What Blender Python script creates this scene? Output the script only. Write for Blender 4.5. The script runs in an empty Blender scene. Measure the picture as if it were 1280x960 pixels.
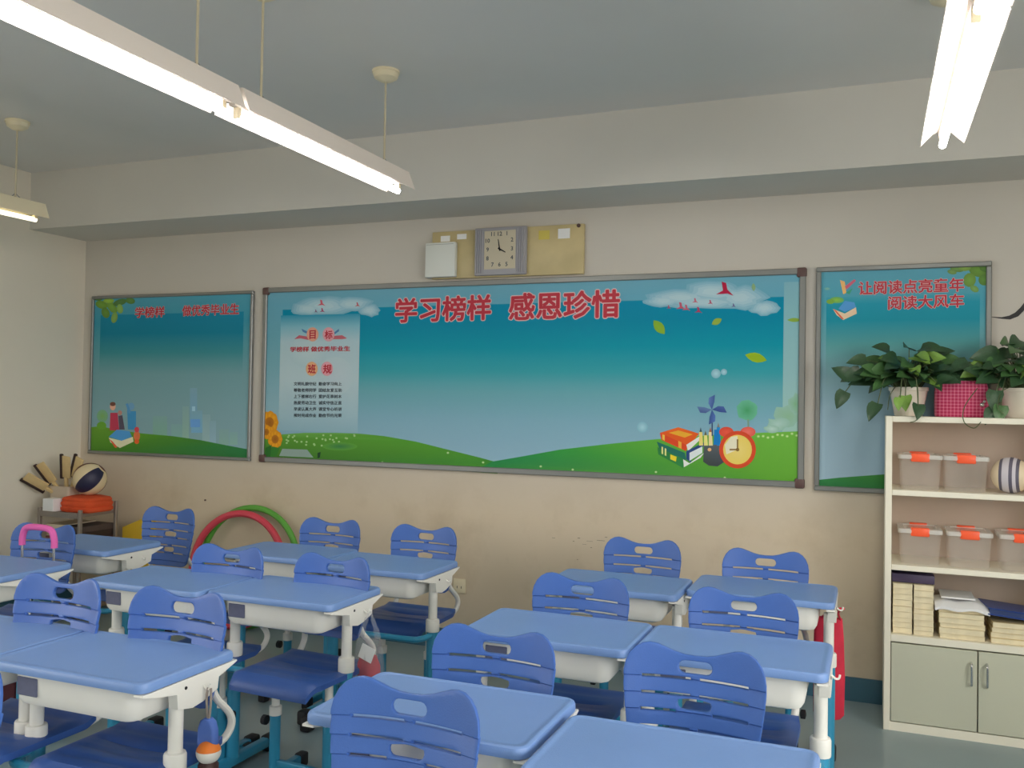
import bpy, bmesh, math, random
from mathutils import Vector, Matrix
from mathutils.geometry import tessellate_polygon

# ------------------------------------------------------------------ camera, world, lights, exposure
S = bpy.context.scene
COL = S.collection
PI = math.pi
FPX, YAW, PITCH, ROLL = 1130.64, 0.379019, 0.019877, 0.017232
DIST, HGT = 5.2, 1.562
CEIL = 3.14

fw = Vector((-math.sin(YAW)*math.cos(PITCH), math.cos(YAW)*math.cos(PITCH), math.sin(PITCH)))
rt0 = Vector((math.cos(YAW), math.sin(YAW), 0))
up0 = rt0.cross(fw)
rt = rt0*math.cos(ROLL) + up0*math.sin(ROLL)
up = -rt0*math.sin(ROLL) + up0*math.cos(ROLL)
cam_d = bpy.data.cameras.new('camera')
cam_d.sensor_fit = 'HORIZONTAL'
cam_d.sensor_width = 36
cam_d.lens = FPX/1280*36
cam_d.clip_start = 0.05
cam = bpy.data.objects.new('camera', cam_d)
COL.objects.link(cam)
cam.matrix_world = Matrix(((rt.x, up.x, -fw.x, 0), (rt.y, up.y, -fw.y, -DIST), (rt.z, up.z, -fw.z, HGT), (0, 0, 0, 1)))
S.camera = cam

world = bpy.data.worlds.new('overcast_sky')
S.world = world
world.use_nodes = True
wb = world.node_tree.nodes['Background']
wnt = world.node_tree
wtc = wnt.nodes.new('ShaderNodeTexCoord'); wsp = wnt.nodes.new('ShaderNodeSeparateXYZ')
wnt.links.new(wtc.outputs['Generated'], wsp.inputs[0])
wcr = wnt.nodes.new('ShaderNodeValToRGB')
wcr.color_ramp.elements[0].position = 0.47; wcr.color_ramp.elements[0].color = (0.40, 0.39, 0.37, 1)   # ground
wcr.color_ramp.elements[1].position = 0.53; wcr.color_ramp.elements[1].color = (1.0, 0.985, 0.97, 1)   # overcast sky
wmr = wnt.nodes.new('ShaderNodeMapRange'); wmr.inputs[1].default_value = -1; wmr.inputs[2].default_value = 1
wnt.links.new(wsp.outputs['Z'], wmr.inputs[0]); wnt.links.new(wmr.outputs[0], wcr.inputs[0]); wnt.links.new(wcr.outputs[0], wb.inputs[0])
wb.inputs[1].default_value = 14.0
TUBE_STRENGTH = 75.0

S.view_settings.view_transform = 'Standard'
S.view_settings.look = 'None'
S.view_settings.gamma = 1
S.view_settings.exposure = -0.50
S.view_settings.use_curve_mapping = False
S.cycles.use_denoising = True
S.cycles.max_bounces = 12
S.cycles.diffuse_bounces = 7
S.cycles.transparent_max_bounces = 24
S.cycles.sample_clamp_indirect = 6.0

RX0, RX1, RY0 = -5.6, 2.7, -8.6          # left wall, right wall, front wall
WINR = [(-8.2, -5.9), (-5.4, -2.7)]   # windows of the right wall (y ranges)
WINL_FILL = [(-7.6, -6.0), (-5.2, -4.1)]  # unseen left wall windows, added to brighten the wall beside the cabinet
WZ0, WZ1 = 0.95, 2.65
def portal(x, y0, y1, rot):
    l = bpy.data.lights.new('window_portal', 'AREA')
    l.shape = 'RECTANGLE'; l.size = WZ1-WZ0; l.size_y = y1-y0
    l.cycles.is_portal = True
    o = bpy.data.objects.new('window_portal', l); COL.objects.link(o)
    o.location = (x, (y0+y1)/2, (WZ0+WZ1)/2); o.rotation_euler = (0, rot, 0)
for a, b in WINR: portal(RX1+0.13, a, b, PI/2)
for a, b in WINL_FILL: portal(RX0-0.13, a, b, -PI/2)

# ------------------------------------------------------------------ helpers
def ray(u, v):
    return rt*((u-640)/FPX) - up*((v-480)/FPX) + fw
def W(u, v, y=0.0):
    d = ray(u, v); k = (y+DIST)/d.y
    return Vector((d.x*k, y, HGT + d.z*k))

def lin(c):
    return tuple((v/255/12.92) if v/255 <= 0.04045 else ((v/255+0.055)/1.055)**2.4 for v in c[:3])

MATS = {}
def mat(name, rgb, rough=0.5, metal=0.0, noise=0.0, nscale=8.0, bump=0.0, bscale=60.0, spec=0.5):
    if name in MATS: return MATS[name]
    m = bpy.data.materials.new(name); m.use_nodes = True
    nt = m.node_tree; b = nt.nodes['Principled BSDF']
    c = lin(rgb)
    b.inputs['Base Color'].default_value = (*c, 1)
    b.inputs['Roughness'].default_value = rough
    b.inputs['Metallic'].default_value = metal
    b.inputs['Specular IOR Level'].default_value = spec
    tc = nt.nodes.new('ShaderNodeTexCoord')
    if noise:
        n = nt.nodes.new('ShaderNodeTexNoise'); n.inputs['Scale'].default_value = nscale; n.inputs['Detail'].default_value = 4
        nt.links.new(tc.outputs['Object'], n.inputs['Vector'])
        r = nt.nodes.new('ShaderNodeMapRange')
        r.inputs[1].default_value = 0.3; r.inputs[2].default_value = 0.7
        r.inputs[3].default_value = 1-noise; r.inputs[4].default_value = 1+noise*0.4
        nt.links.new(n.outputs['Fac'], r.inputs[0])
        mx = nt.nodes.new('ShaderNodeVectorMath'); mx.operation = 'SCALE'
        mx.inputs[0].default_value = c
        nt.links.new(r.outputs[0], mx.inputs['Scale'])
        nt.links.new(mx.outputs[0], b.inputs['Base Color'])
    if bump:
        n2 = nt.nodes.new('ShaderNodeTexNoise'); n2.inputs['Scale'].default_value = bscale
        nt.links.new(tc.outputs['Object'], n2.inputs['Vector'])
        bp = nt.nodes.new('ShaderNodeBump'); bp.inputs['Strength'].default_value = bump; bp.inputs['Distance'].default_value = 0.002
        nt.links.new(n2.outputs['Fac'], bp.inputs['Height'])
        nt.links.new(bp.outputs[0], b.inputs['Normal'])
    MATS[name] = m
    return m

def link(name, me, parent=None, loc=(0, 0, 0)):
    o = bpy.data.objects.new(name, me); COL.objects.link(o)
    o.location = loc
    if parent is not None: o.parent = parent
    return o
def tag(o, label, cat, group=None, kind=None):
    o['label'] = label; o['category'] = cat
    if group: o['group'] = group
    if kind: o['kind'] = kind
    return o
def empty(name, loc, label, cat, group=None, rz=0.0):
    o = bpy.data.objects.new(name, None); COL.objects.link(o)
    o.location = loc; o.rotation_euler = (0, 0, rz); o.empty_display_size = 0.1
    return tag(o, label, cat, group)
def dup(root, loc, rz, label, group=None):
    def cp(o, par):
        c = o.copy(); COL.objects.link(c); c.parent = par
        if par is not None: c.matrix_parent_inverse = o.matrix_parent_inverse.copy()
        for ch in list(kids.get(o.name, [])): cp(ch, c)
        return c
    kids = {}
    for o in COL.objects:
        if o.parent: kids.setdefault(o.parent.name, []).append(o)
    r = cp(root, None)
    r.location = loc; r.rotation_euler = (0, 0, rz); r['label'] = label
    if group: r['group'] = group
    return r

class MB:
    """collects shapes and links them as ONE mesh object"""
    def __init__(s): s.v = []; s.f = []; s.m = []
    def add(s, vs, fs, mi=0):
        b = len(s.v); s.v += [tuple(v) for v in vs]
        s.f += [tuple(i+b for i in f) for f in fs]; s.m += [mi]*len(fs)
        return s
    def box(s, x0, x1, y0, y1, z0, z1, mi=0, bev=0.0, seg=2, mtx=None):
        bm = bmesh.new()
        vs = [bm.verts.new(p) for p in ((x0,y0,z0),(x1,y0,z0),(x1,y1,z0),(x0,y1,z0),(x0,y0,z1),(x1,y0,z1),(x1,y1,z1),(x0,y1,z1))]
        for f in ((0,3,2,1),(4,5,6,7),(0,1,5,4),(1,2,6,5),(2,3,7,6),(3,0,4,7)): bm.faces.new([vs[i] for i in f])
        if bev: bmesh.ops.bevel(bm, geom=bm.edges[:], offset=bev, segments=seg, profile=0.5, affect='EDGES')
        bm.verts.index_update()
        P = [v.co.copy() for v in bm.verts]
        if mtx is not None: P = [mtx @ p for p in P]
        s.add(P, [[v.index for v in f.verts] for f in bm.faces], mi); bm.free()
        return s
    def tube(s, pts, r, n=10, mi=0, cap=True, flat=1.0):
        pts = [Vector(p) for p in pts]
        rs = r if isinstance(r, (list, tuple)) else [r]*len(pts)
        rings = []; ref = None
        for i, p in enumerate(pts):
            t = (pts[min(i+1, len(pts)-1)] - pts[max(i-1, 0)]).normalized()
            if ref is None: ref = Vector((1, 0, 0)) if abs(t.x) < 0.9 else Vector((0, 1, 0))
            ref = (ref - t*ref.dot(t)).normalized(); q = t.cross(ref)
            rings.append([p + ref*(math.cos(2*PI*k/n)*rs[i]) + q*(math.sin(2*PI*k/n)*rs[i]*flat) for k in range(n)])
        return s.loft(rings, mi, cap)
    def loft(s, rings, mi=0, cap=True, capa=None, capb=None):
        n = len(rings[0]); vs = [p for r in rings for p in r]; fs = []
        for i in range(len(rings)-1):
            for k in range(n):
                fs.append((i*n+k, i*n+(k+1) % n, (i+1)*n+(k+1) % n, (i+1)*n+k))
        if (cap if capa is None else capa): fs.append(tuple(range(n-1, -1, -1)))
        if (cap if capb is None else capb): fs.append(tuple((len(rings)-1)*n+k for k in range(n)))
        return s.add(vs, fs, mi)
    def lathe(s, prof, c=(0, 0, 0), n=20, mi=0, cap=True, M=None):
        rings = [[Vector((c[0]+r*math.cos(2*PI*k/n), c[1]+r*math.sin(2*PI*k/n), c[2]+z)) for k in range(n)] for r, z in prof]
        if M is not None: rings = [[M @ p for p in R] for R in rings]
        return s.loft(rings, mi, cap)
    def prism(s, poly, axis, a, b, mi=0):
        """poly of 2D points extruded between a and b along axis"""
        def P(p, t): return {'x': (t, p[0], p[1]), 'y': (p[0], t, p[1]), 'z': (p[0], p[1], t)}[axis]
        n = len(poly)
        vs = [P(p, a) for p in poly] + [P(p, b) for p in poly]
        fs = [(k, (k+1) % n, n+(k+1) % n, n+k) for k in range(n)]
        tri = tessellate_polygon([[Vector((p[0], p[1], 0)) for p in poly]])
        fs += [tuple(t) for t in tri] + [tuple(n+i for i in reversed(t)) for t in tri]
        return s.add(vs, fs, mi)
    def sphere(s, c, r, nu=24, nv=14, mi=0, sc=(1, 1, 1), M=None, colf=None):
        vs = []; fs = []; ms = []
        for j in range(nv+1):
            th = PI*j/nv
            for i in range(nu):
                ph = 2*PI*i/nu
                p = Vector((math.sin(th)*math.cos(ph)*r*sc[0], math.sin(th)*math.sin(ph)*r*sc[1], math.cos(th)*r*sc[2]))
                if M is not None: p = M @ p
                vs.append(p + Vector(c))
        for j in range(nv):
            for i in range(nu):
                fs.append((j*nu+i, (j+1)*nu+i, (j+1)*nu+(i+1) % nu, j*nu+(i+1) % nu)); ms.append(colf(i, j) if colf else mi)
        b = len(s.v); s.v += [tuple(v) for v in vs]; s.f += [tuple(i+b for i in f) for f in fs]; s.m += ms
        return s
    def mesh(s, name, mats, smooth=True, angle=35):
        me = bpy.data.meshes.new(name); me.from_pydata(s.v, [], s.f)
        for m in (mats if isinstance(mats, (list, tuple)) else [mats]): me.materials.append(m)
        me.polygons.foreach_set('material_index', s.m)
        bm = bmesh.new(); bm.from_mesh(me)
        bmesh.ops.remove_doubles(bm, verts=bm.verts, dist=1e-6)
        bmesh.ops.recalc_face_normals(bm, faces=bm.faces)
        if smooth:
            for f in bm.faces: f.smooth = True
            for e in bm.edges:
                if len(e.link_faces) == 2 and e.calc_face_angle(0) > math.radians(angle): e.smooth = False
        bm.to_mesh(me); bm.free()
        return me
    def obj(s, name, mats, parent=None, smooth=True, loc=(0, 0, 0), angle=35):
        return link(name, s.mesh(name, mats, smooth, angle), parent, loc)

def rrect(x0, x1, y0, y1, r, z, n=6):
    pts = []
    for cx, cy, a0 in ((x1-r, y0+r, -PI/2), (x1-r, y1-r, 0), (x0+r, y1-r, PI/2), (x0+r, y0+r, PI)):
        for k in range(n+1):
            a = a0 + (PI/2)*k/n
            pts.append(Vector((cx+r*math.cos(a), cy+r*math.sin(a), z)))
    return pts
def bez(pts, n=8):
    """catmull-rom through 3D points"""
    P = [Vector(p) for p in pts]; out = []
    for i in range(len(P)-1):
        a, b, c, d = P[max(i-1, 0)], P[i], P[i+1], P[min(i+2, len(P)-1)]
        for k in range(n):
            t = k/n
            out.append(0.5*((2*b) + (c-a)*t + (2*a-5*b+4*c-d)*t*t + (3*b-a-3*c+d)*t**3))
    out.append(P[-1]); return out
def arc(cx, cz, r, a0, a1, n=10):
    return [(cx+r*math.cos(a0+(a1-a0)*k/n), cz+r*math.sin(a0+(a1-a0)*k/n)) for k in range(n+1)]

# ------------------------------------------------------------------ materials
M_desk = mat('blue_desk_plastic', (117, 150, 204), 0.42, noise=0.05, nscale=5, bump=0.25, bscale=300)
M_chair = mat('blue_chair_plastic', (64, 102, 174), 0.42, noise=0.06, nscale=6, bump=0.2, bscale=250)
M_seat = mat('blue_seat_plastic', (50, 86, 156), 0.38, noise=0.08, nscale=6)
M_white = mat('white_plastic', (232, 230, 222), 0.4, noise=0.03)
M_teal = mat('teal_painted_steel', (46, 140, 176), 0.3, noise=0.06)
M_black = mat('black_rubber', (28, 28, 32), 0.6)
M_slot = mat('slate_slot', (92, 96, 122), 0.6, noise=0.1, nscale=40)
M_grey = mat('grey_aluminium', (140, 142, 140), 0.4, 0.5, noise=0.04)
M_brownc = mat('brown_corner_plastic', (96, 70, 66), 0.5)
M_chrome = mat('chrome', (205, 205, 205), 0.25, 0.9)
M_cab = mat('cream_cabinet_board', (240, 235, 216), 0.45, noise=0.02)
M_cream = mat('cream_lamp_paint', (235, 222, 190), 0.5)
M_reflect = mat('lamp_reflector_white', (236, 224, 214), 0.4)
M_cord = mat('lamp_rod', (200, 188, 160), 0.6)
M_orange = mat('orange_clip', (255, 96, 52), 0.4)
M_paper = mat('white_paper', (240, 240, 240), 0.7, noise=0.03)
M_book = mat('cream_paper_edges', (236, 224, 190), 0.8, noise=0.1, nscale=30)
M_bookd = mat('cream_notebook_cover', (226, 212, 176), 0.7)

def wall_mat(name, rgb, stains):
    m = mat(name, rgb, 0.75, noise=0.03, nscale=2.0, bump=0.08, bscale=120)
    if stains:
        nt = m.node_tree; b = nt.nodes['Principled BSDF']
        src = b.inputs['Base Color'].links[0].from_socket
        geo = nt.nodes.new('ShaderNodeNewGeometry')
        sep = nt.nodes.new('ShaderNodeSeparateXYZ'); nt.links.new(geo.outputs['Position'], sep.inputs[0])
        n = nt.nodes.new('ShaderNodeTexNoise'); n.inputs['Scale'].default_value = 2.2; n.inputs['Detail'].default_value = 6; n.inputs['Roughness'].default_value = 0.65
        nt.links.new(geo.outputs['Position'], n.inputs['Vector'])
        cr = nt.nodes.new('ShaderNodeMapRange'); cr.inputs[1].default_value = 0.48; cr.inputs[2].default_value = 0.75
        nt.links.new(n.outputs['Fac'], cr.inputs[0])
        yr = nt.nodes.new('ShaderNodeMapRange'); yr.inputs[1].default_value = 1.45; yr.inputs[2].default_value = 0.85   # blends to a yellower tone below the boards
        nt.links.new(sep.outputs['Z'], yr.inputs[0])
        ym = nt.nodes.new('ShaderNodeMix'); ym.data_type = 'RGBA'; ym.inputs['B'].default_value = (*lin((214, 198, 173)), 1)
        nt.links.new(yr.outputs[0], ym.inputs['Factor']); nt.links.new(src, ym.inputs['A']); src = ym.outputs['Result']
        zr = nt.nodes.new('ShaderNodeMapRange'); zr.inputs[1].default_value = 1.15; zr.inputs[2].default_value = 0.85
        nt.links.new(sep.outputs['Z'], zr.inputs[0])
        mu = nt.nodes.new('ShaderNodeMath'); mu.operation = 'MULTIPLY'
        nt.links.new(cr.outputs[0], mu.inputs[0]); nt.links.new(zr.outputs[0], mu.inputs[1])
        m2 = nt.nodes.new('ShaderNodeMath'); m2.operation = 'MULTIPLY'; m2.inputs[1].default_value = 0.42
        nt.links.new(mu.outputs[0], m2.inputs[0])
        mx = nt.nodes.new('ShaderNodeMix'); mx.data_type = 'RGBA'
        mx.inputs['B'].default_value = (*lin((168, 148, 112)), 1)
        nt.links.new(m2.outputs[0], mx.inputs['Factor']); nt.links.new(src, mx.inputs['A'])
        nt.links.new(mx.outputs['Result'], b.inputs['Base Color'])
    return m
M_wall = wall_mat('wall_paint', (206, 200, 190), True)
M_wallp = wall_mat('side_wall_paint', (230, 222, 206), False)
M_ceil = mat('ceiling_paint', (224, 222, 218), 0.85, noise=0.03, nscale=1.5)
M_floor = mat('vinyl_floor', (138, 156, 160), 0.28, noise=0.12, nscale=1.6, bump=0.05, bscale=20)
M_base = mat('teal_baseboard', (62, 104, 124), 0.4, noise=0.06)

def emit(name, rgb, strength):
    m = bpy.data.materials.new(name); m.use_nodes = True
    nt = m.node_tree; b = nt.nodes['Principled BSDF']
    b.inputs['Base Color'].default_value = (1, 1, 1, 1)
    b.inputs['Emission Color'].default_value = (*rgb, 1)
    b.inputs['Emission Strength'].default_value = strength
    return m
M_tube = emit('lit_fluorescent_tube', (1.0, 0.97, 0.92), TUBE_STRENGTH)
M_tubew = emit('lit_warm_tube', (1.0, 0.90, 0.62), 4.0)

def clear(name, rgb, alpha, rough=0.15):
    m = bpy.data.materials.new(name); m.use_nodes = True
    b = m.node_tree.nodes['Principled BSDF']
    b.inputs['Base Color'].default_value = (*lin(rgb), 1)
    b.inputs['Alpha'].default_value = alpha
    b.inputs['Roughness'].default_value = rough
    return m
M_clear = clear('milky_clear_plastic', (236, 230, 222), 0.20)
M_clearl = clear('milky_clear_lid', (232, 230, 224), 0.62)
M_film = clear('clear_plastic_film', (225, 228, 235), 0.15)

# vertex colour print
K_PRINT = 0.66
def vcol_mat():
    m = bpy.data.materials.new('printed_vinyl'); m.use_nodes = True
    nt = m.node_tree; b = nt.nodes['Principled BSDF']
    a = nt.nodes.new('ShaderNodeAttribute'); a.attribute_name = 'Col'
    nt.links.new(a.outputs['Color'], b.inputs['Base Color'])
    b.inputs['Roughness'].default_value = 0.45; b.inputs['Specular IOR Level'].default_value = 0.12
    return m
M_print = vcol_mat()
def ink(c):
    return tuple(min(0.92, x/K_PRINT) for x in lin(c))
class Print:
    """flat printed picture on a board: coloured polygons in thin layers"""
    def __init__(s, y, gain=1.0): s.v = []; s.f = []; s.c = []; s.y = y; s.n = 0; s.g = gain
    def tri(s, pts, cols, fs):
        b = len(s.v); s.n += 1; y = s.y - 0.000012*s.n
        s.v += [(p[0], y, p[1]) for p in pts]; s.c += cols
        s.f += [tuple(i+b for i in f) for f in fs]
    def poly(s, px, col, world=False):
        pts = [(p[0], p[1]) if world else (lambda w: (w.x, w.z))(W(p[0], p[1], s.y)) for p in px]
        cols = [ink(c) for c in col] if isinstance(col, list) else [ink(col)]*len(pts)
        fs = tessellate_polygon([[Vector((p[0], p[1], 0)) for p in pts]])
        s.tri(pts, cols, [tuple(t) for t in fs])
    def grad(s, x0, x1, rows):
        pts = []; cols = []; fs = []
        for z, c in rows:
            pts += [(x0, z), (x1, z)]; cols += [ink(c), ink(c)]
        for i in range(len(rows)-1): fs.append((2*i, 2*i+1, 2*i+3, 2*i+2))
        s.tri(pts, cols, fs)
    def blob(s, cx, cy, rx, ry, c, rim=None, n=20, a0=0.0, wob=0.0, seed=1):
        rnd = random.Random(seed); pts = [(cx, cy)]; cols = [ink(c)]
        for k in range(n):
            a = 2*PI*k/n; w = 1+rnd.uniform(-wob, wob)
            x, y = rx*math.cos(a)*w, ry*math.sin(a)*w
            pts.append((cx+x*math.cos(a0)-y*math.sin(a0), cy+x*math.sin(a0)+y*math.cos(a0))); cols.append(ink(rim or c))
        q = [W(p[0], p[1], s.y) for p in pts]
        s.tri([(w.x, w.z) for w in q], cols, [(0, 1+k, 1+(k+1) % n) for k in range(n)])
    def obj(s, name, parent):
        me = bpy.data.meshes.new(name); me.from_pydata(s.v, [], s.f)
        at = me.color_attributes.new('Col', 'FLOAT_COLOR', 'POINT')
        for i, c in enumerate(s.c): at.data[i].color = (*[min(.92, x*s.g) for x in c], 1)
        me.materials.append(M_print)
        bm = bmesh.new(); bm.from_mesh(me)
        for f in bm.faces:
            if f.normal.y > 0: f.normal_flip()
        bm.to_mesh(me); bm.free()
        return link(name, me, parent)

M_red = mat('print_red', (192, 28, 54), 0.5)
M_pale = mat('print_pale', (232, 196, 196), 0.5)
M_ink = mat('print_dark', (60, 72, 84), 0.5)
def text_mesh(body, bold):
    """lettering as one flat mesh, made bolder with slightly shifted copies"""
    cu = bpy.data.curves.new('lettering', 'FONT'); cu.body = body; cu.size = 1.0; cu.fill_mode = 'FRONT'
    cu.resolution_u = 2
    ob = bpy.data.objects.new('lettering', cu); COL.objects.link(ob)
    dg = bpy.context.evaluated_depsgraph_get(); dg.update()
    me = bpy.data.meshes.new_from_object(ob.evaluated_get(dg))
    bpy.data.objects.remove(ob); bpy.data.curves.remove(cu)
    if not bold: return me
    vs = [v.co.copy() for v in me.vertices]; fs = [tuple(p.vertices) for p in me.polygons]
    V = []; F = []
    k = 10 if bold > .03 else 6
    for i in range(k):
        dx, dy = bold*math.cos(2*PI*i/k), bold*math.sin(2*PI*i/k); o = len(V)
        V += [(v.x+dx, v.y+dy, i*.00003) for v in vs]; F += [tuple(q+o for q in f) for f in fs]
    me2 = bpy.data.meshes.new('lettering'); me2.from_pydata(V, [], F); me2.update()
    bpy.data.meshes.remove(me)
    return me2
def lettering(name, body, p0, p1, hpx, y, parent, m, mo=None, bold=0.012, out=0.035, layer=0):
    """text whose ink box runs from pixel p0 (lower left) to p1 (lower right), hpx high, on the wall plane y"""
    a, b = W(*p0, y), W(*p1, y); t = W(p0[0], p0[1]-hpx, y)
    me = text_mesh(body, bold)
    me.update()
    xs = [v.co.x for v in me.vertices]; ys = [v.co.y for v in me.vertices]
    x0, x1, y0, y1 = min(xs), max(xs), min(ys), max(ys)
    sx = (b.x-a.x)/(x1-x0); sy = (t.z-a.z)/(y1-y0)
    def place(me, dy, nm, mm, par):
        for v in me.vertices:
            px, py, pz = v.co.x, v.co.y, v.co.z
            k = (px-x0)*sx
            v.co = (a.x+k, y-dy-pz, a.z+(py-y0)*sy + (b.z-a.z)*k/(b.x-a.x))
        me.materials.clear(); me.materials.append(mm)
        for p in me.polygons: p.material_index = 0
        me.flip_normals() if me.polygons and me.polygons[0].normal.y > 0 else None
        me.name = nm
        return link(nm, me, par)
    o = place(me, 0.0036+layer, name, m, parent)
    if mo is not None: place(text_mesh(body, out), 0.0029+layer, name+'_outline', mo, o)
    return o

# ------------------------------------------------------------------ the room
def struct(name, mb, m, parent=None, smooth=False):
    o = mb.obj(name, m, parent, smooth)
    if parent is None: o['kind'] = 'structure'
    return o
struct('floor', MB().box(RX0-.2, RX1+.2, RY0-.2, .2, -.12, 0), M_floor)
struct('ceiling', MB().box(RX0-.2, RX1+.2, RY0-.2, .2, CEIL, CEIL+.12), M_ceil)
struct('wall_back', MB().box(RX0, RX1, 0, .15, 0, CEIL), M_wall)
struct('wall_front', MB().box(RX0, RX1, RY0-.15, RY0, 0, CEIL), M_wallp)
def window_wall(name, xa, xb, wins, n0):
    mb = MB(); ys = [RY0] + [v for w in wins for v in w] + [0.15]
    mb.box(xa, xb, RY0-.15, .15, 0, WZ0).box(xa, xb, RY0-.15, .15, WZ1, CEIL)
    mb.box(xa, xb, RY0-.15, wins[0][0], WZ0, WZ1)
    for i in range(len(wins)):
        nxt = wins[i+1][0] if i+1 < len(wins) else .15
        mb.box(xa, xb, wins[i][1], nxt, WZ0, WZ1)
    struct(name, mb, M_wallp)
    xm = (xa+xb)/2
    for i, (a, b) in enumerate(wins):
        f = MB(); t = .05
        f.box(xm-.03, xm+.03, a, b, WZ0, WZ0+t).box(xm-.03, xm+.03, a, b, WZ1-t, WZ1)
        f.box(xm-.03, xm+.03, a, a+t, WZ0+t, WZ1-t).box(xm-.03, xm+.03, b-t, b, WZ0+t, WZ1-t)
        f.box(xm-.03, xm+.03, (a+b)/2-t/2, (a+b)/2+t/2, WZ0+t, WZ1-t)
        struct('window_%d' % (n0+i), f, M_white)
window_wall('wall_right', RX1, RX1+.2, WINR, 1)
window_wall('wall_left', RX0-.2, RX0, WINL_FILL, 1+len(WINR))  # the left openings are added as fill light, out of view
struct('ceiling_beam', MB().box(RX0, RX1, -.5, 0, 2.735, CEIL), mat('beam_paint', (212, 208, 200), 0.8, noise=0.03, nscale=1.5))
struct('baseboard_back', MB().box(RX0+.012, RX1, -.012, 0, 0, .125), M_base)
struct('baseboard_left', MB().box(RX0, RX0+.012, -2.2, 0, 0, .125), M_base)

# ------------------------------------------------------------------ notice boards
def board(name, x0, x1, z0, z1, fwid, label, corner=None):
    e = empty(name, ((x0+x1)/2, 0, z0), label, 'notice board')
    e_inv = Matrix.Translation((-(x0+x1)/2, 0, -z0))
    def par(o): o.parent = e; o.matrix_parent_inverse = e_inv; return o
    par(MB().box(x0+.004, x1-.004, -.013, -.0005, z0+.004, z1-.004).obj('backing_panel', M_paper, None, False))
    for a, b, c, d in ((x0, x1, z1-fwid, z1), (x0, x1, z0, z0+fwid), (x0, x0+fwid, z0+fwid, z1-fwid), (x1-fwid, x1, z0+fwid, z1-fwid)):
        m = MB().box(a, b, -.028, -.0005, c, d, bev=.004, seg=1)
        par(m.obj('frame_rail', M_grey))
    if corner:
        for cx, sx in ((x0, 1), (x1, -1)):
            for cz, sz in ((z0, 1), (z1, -1)):
                xa, xb = sorted((cx-.004*sx, cx+corner*sx)); za, zb = sorted((cz-.004*sz, cz+corner*sz))
                par(MB().box(xa, xb, -.031, -.0005, za, zb, bev=.010, seg=2).obj('corner_cap', M_brownc))
    return e, par
YP = -.0135

# ---- left board
e, par = board('notice_board', -5.504, -4.016, 1.120, 2.308, .022, 'square left notice board with a blue sky print and cartoon children on a green hill')
P = Print(YP, 1.28)
P.grad(-5.49, -4.03, [(1.13, (112, 140, 148)), (1.35, (104, 134, 142)), (1.70, (94, 128, 134)), (1.92, (70, 122, 132)), (2.10, (48, 116, 134)), (2.30, (66, 126, 144))])
P.grad(-5.42, -4.10, [(1.40, (104, 134, 142)), (1.72, (92, 128, 134)), (1.88, (48, 112, 120)), (2.02, (16, 100, 122)), (2.16, (20, 104, 130)), (2.165, (34, 110, 134))])
for cx, cy, w, h, c in ((242, 507, 4.5, 22, (96, 136, 160)), (246, 527, 7, 14, (98, 142, 170)), (258, 536, 5, 18, (122, 148, 152)), (266, 540, 4, 14, (118, 146, 160)),
                        (200, 534, 9, 14, (104, 144, 128)), (222, 540, 8, 10, (108, 146, 140)), (232, 528, 4, 20, (118, 148, 138)), (280, 546, 6, 10, (110, 142, 136)), (292, 548, 5, 8, (112, 146, 138))):
    P.poly([(cx-w, cy-h), (cx+w, cy-h), (cx+w, cy+h), (cx-w, cy+h)], [tuple(int(.35*a+.65*b) for a, b in zip(c, (104, 134, 142)))]*2 + [c]*2)
P.poly([(240, 508), (244, 508), (244, 514), (240, 514)], (130, 165, 180))
P.poly([(238, 524), (250, 524), (250, 534), (238, 534)], (84, 128, 176))
P.poly([(114, 534), (122, 533), (132, 534), (150, 538), (180, 542), (215, 545), (250, 550), (285, 557), (312, 562), (312, 574), (113, 566)],
       [(84, 126, 44), (88, 132, 48), (88, 134, 46), (80, 126, 40), (74, 124, 38), (62, 112, 40), (54, 106, 44), (40, 100, 52), (36, 96, 56), (34, 92, 50), (62, 108, 36)])
P.blob(128, 520, 7, 8, (100, 140, 80), (96, 138, 110)); P.blob(127, 532, 6, 5, (84, 132, 46))
# children, book, little cartoon
P.poly([(138, 516), (147, 516), (149, 538), (137, 538)], (150, 50, 70)); P.blob(141, 508, 3.6, 5, (196, 140, 120)); P.blob(141, 505, 3.6, 2.6, (92, 60, 52))
P.poly([(148, 520), (153, 519), (156, 537), (149, 537)], (70, 66, 80)); P.blob(150, 516, 2.6, 3, (150, 110, 100))
P.poly([(159, 512), (164, 514), (170, 514), (170, 537), (160, 537)], (54, 118, 160)); P.blob(164, 508, 4, 4.6, (90, 130, 160)); P.poly([(157, 505), (160, 504), (164, 516), (161, 517)], (70, 120, 160))
P.poly([(136, 546), (146, 537), (162, 539), (165, 546), (152, 551)], (66, 128, 180)); P.poly([(136, 547), (152, 551), (166, 546), (167, 552), (150, 560), (138, 553)], (214, 190, 156)); P.poly([(136, 548), (141, 552), (147, 559), (144, 560)], (180, 80, 50))
P.blob(171, 545, 4, 6.5, (176, 96, 60)); P.blob(171, 537, 3, 3.4, (170, 60, 70)); P.blob(171, 552, 3, 3, (190, 80, 40))
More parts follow.
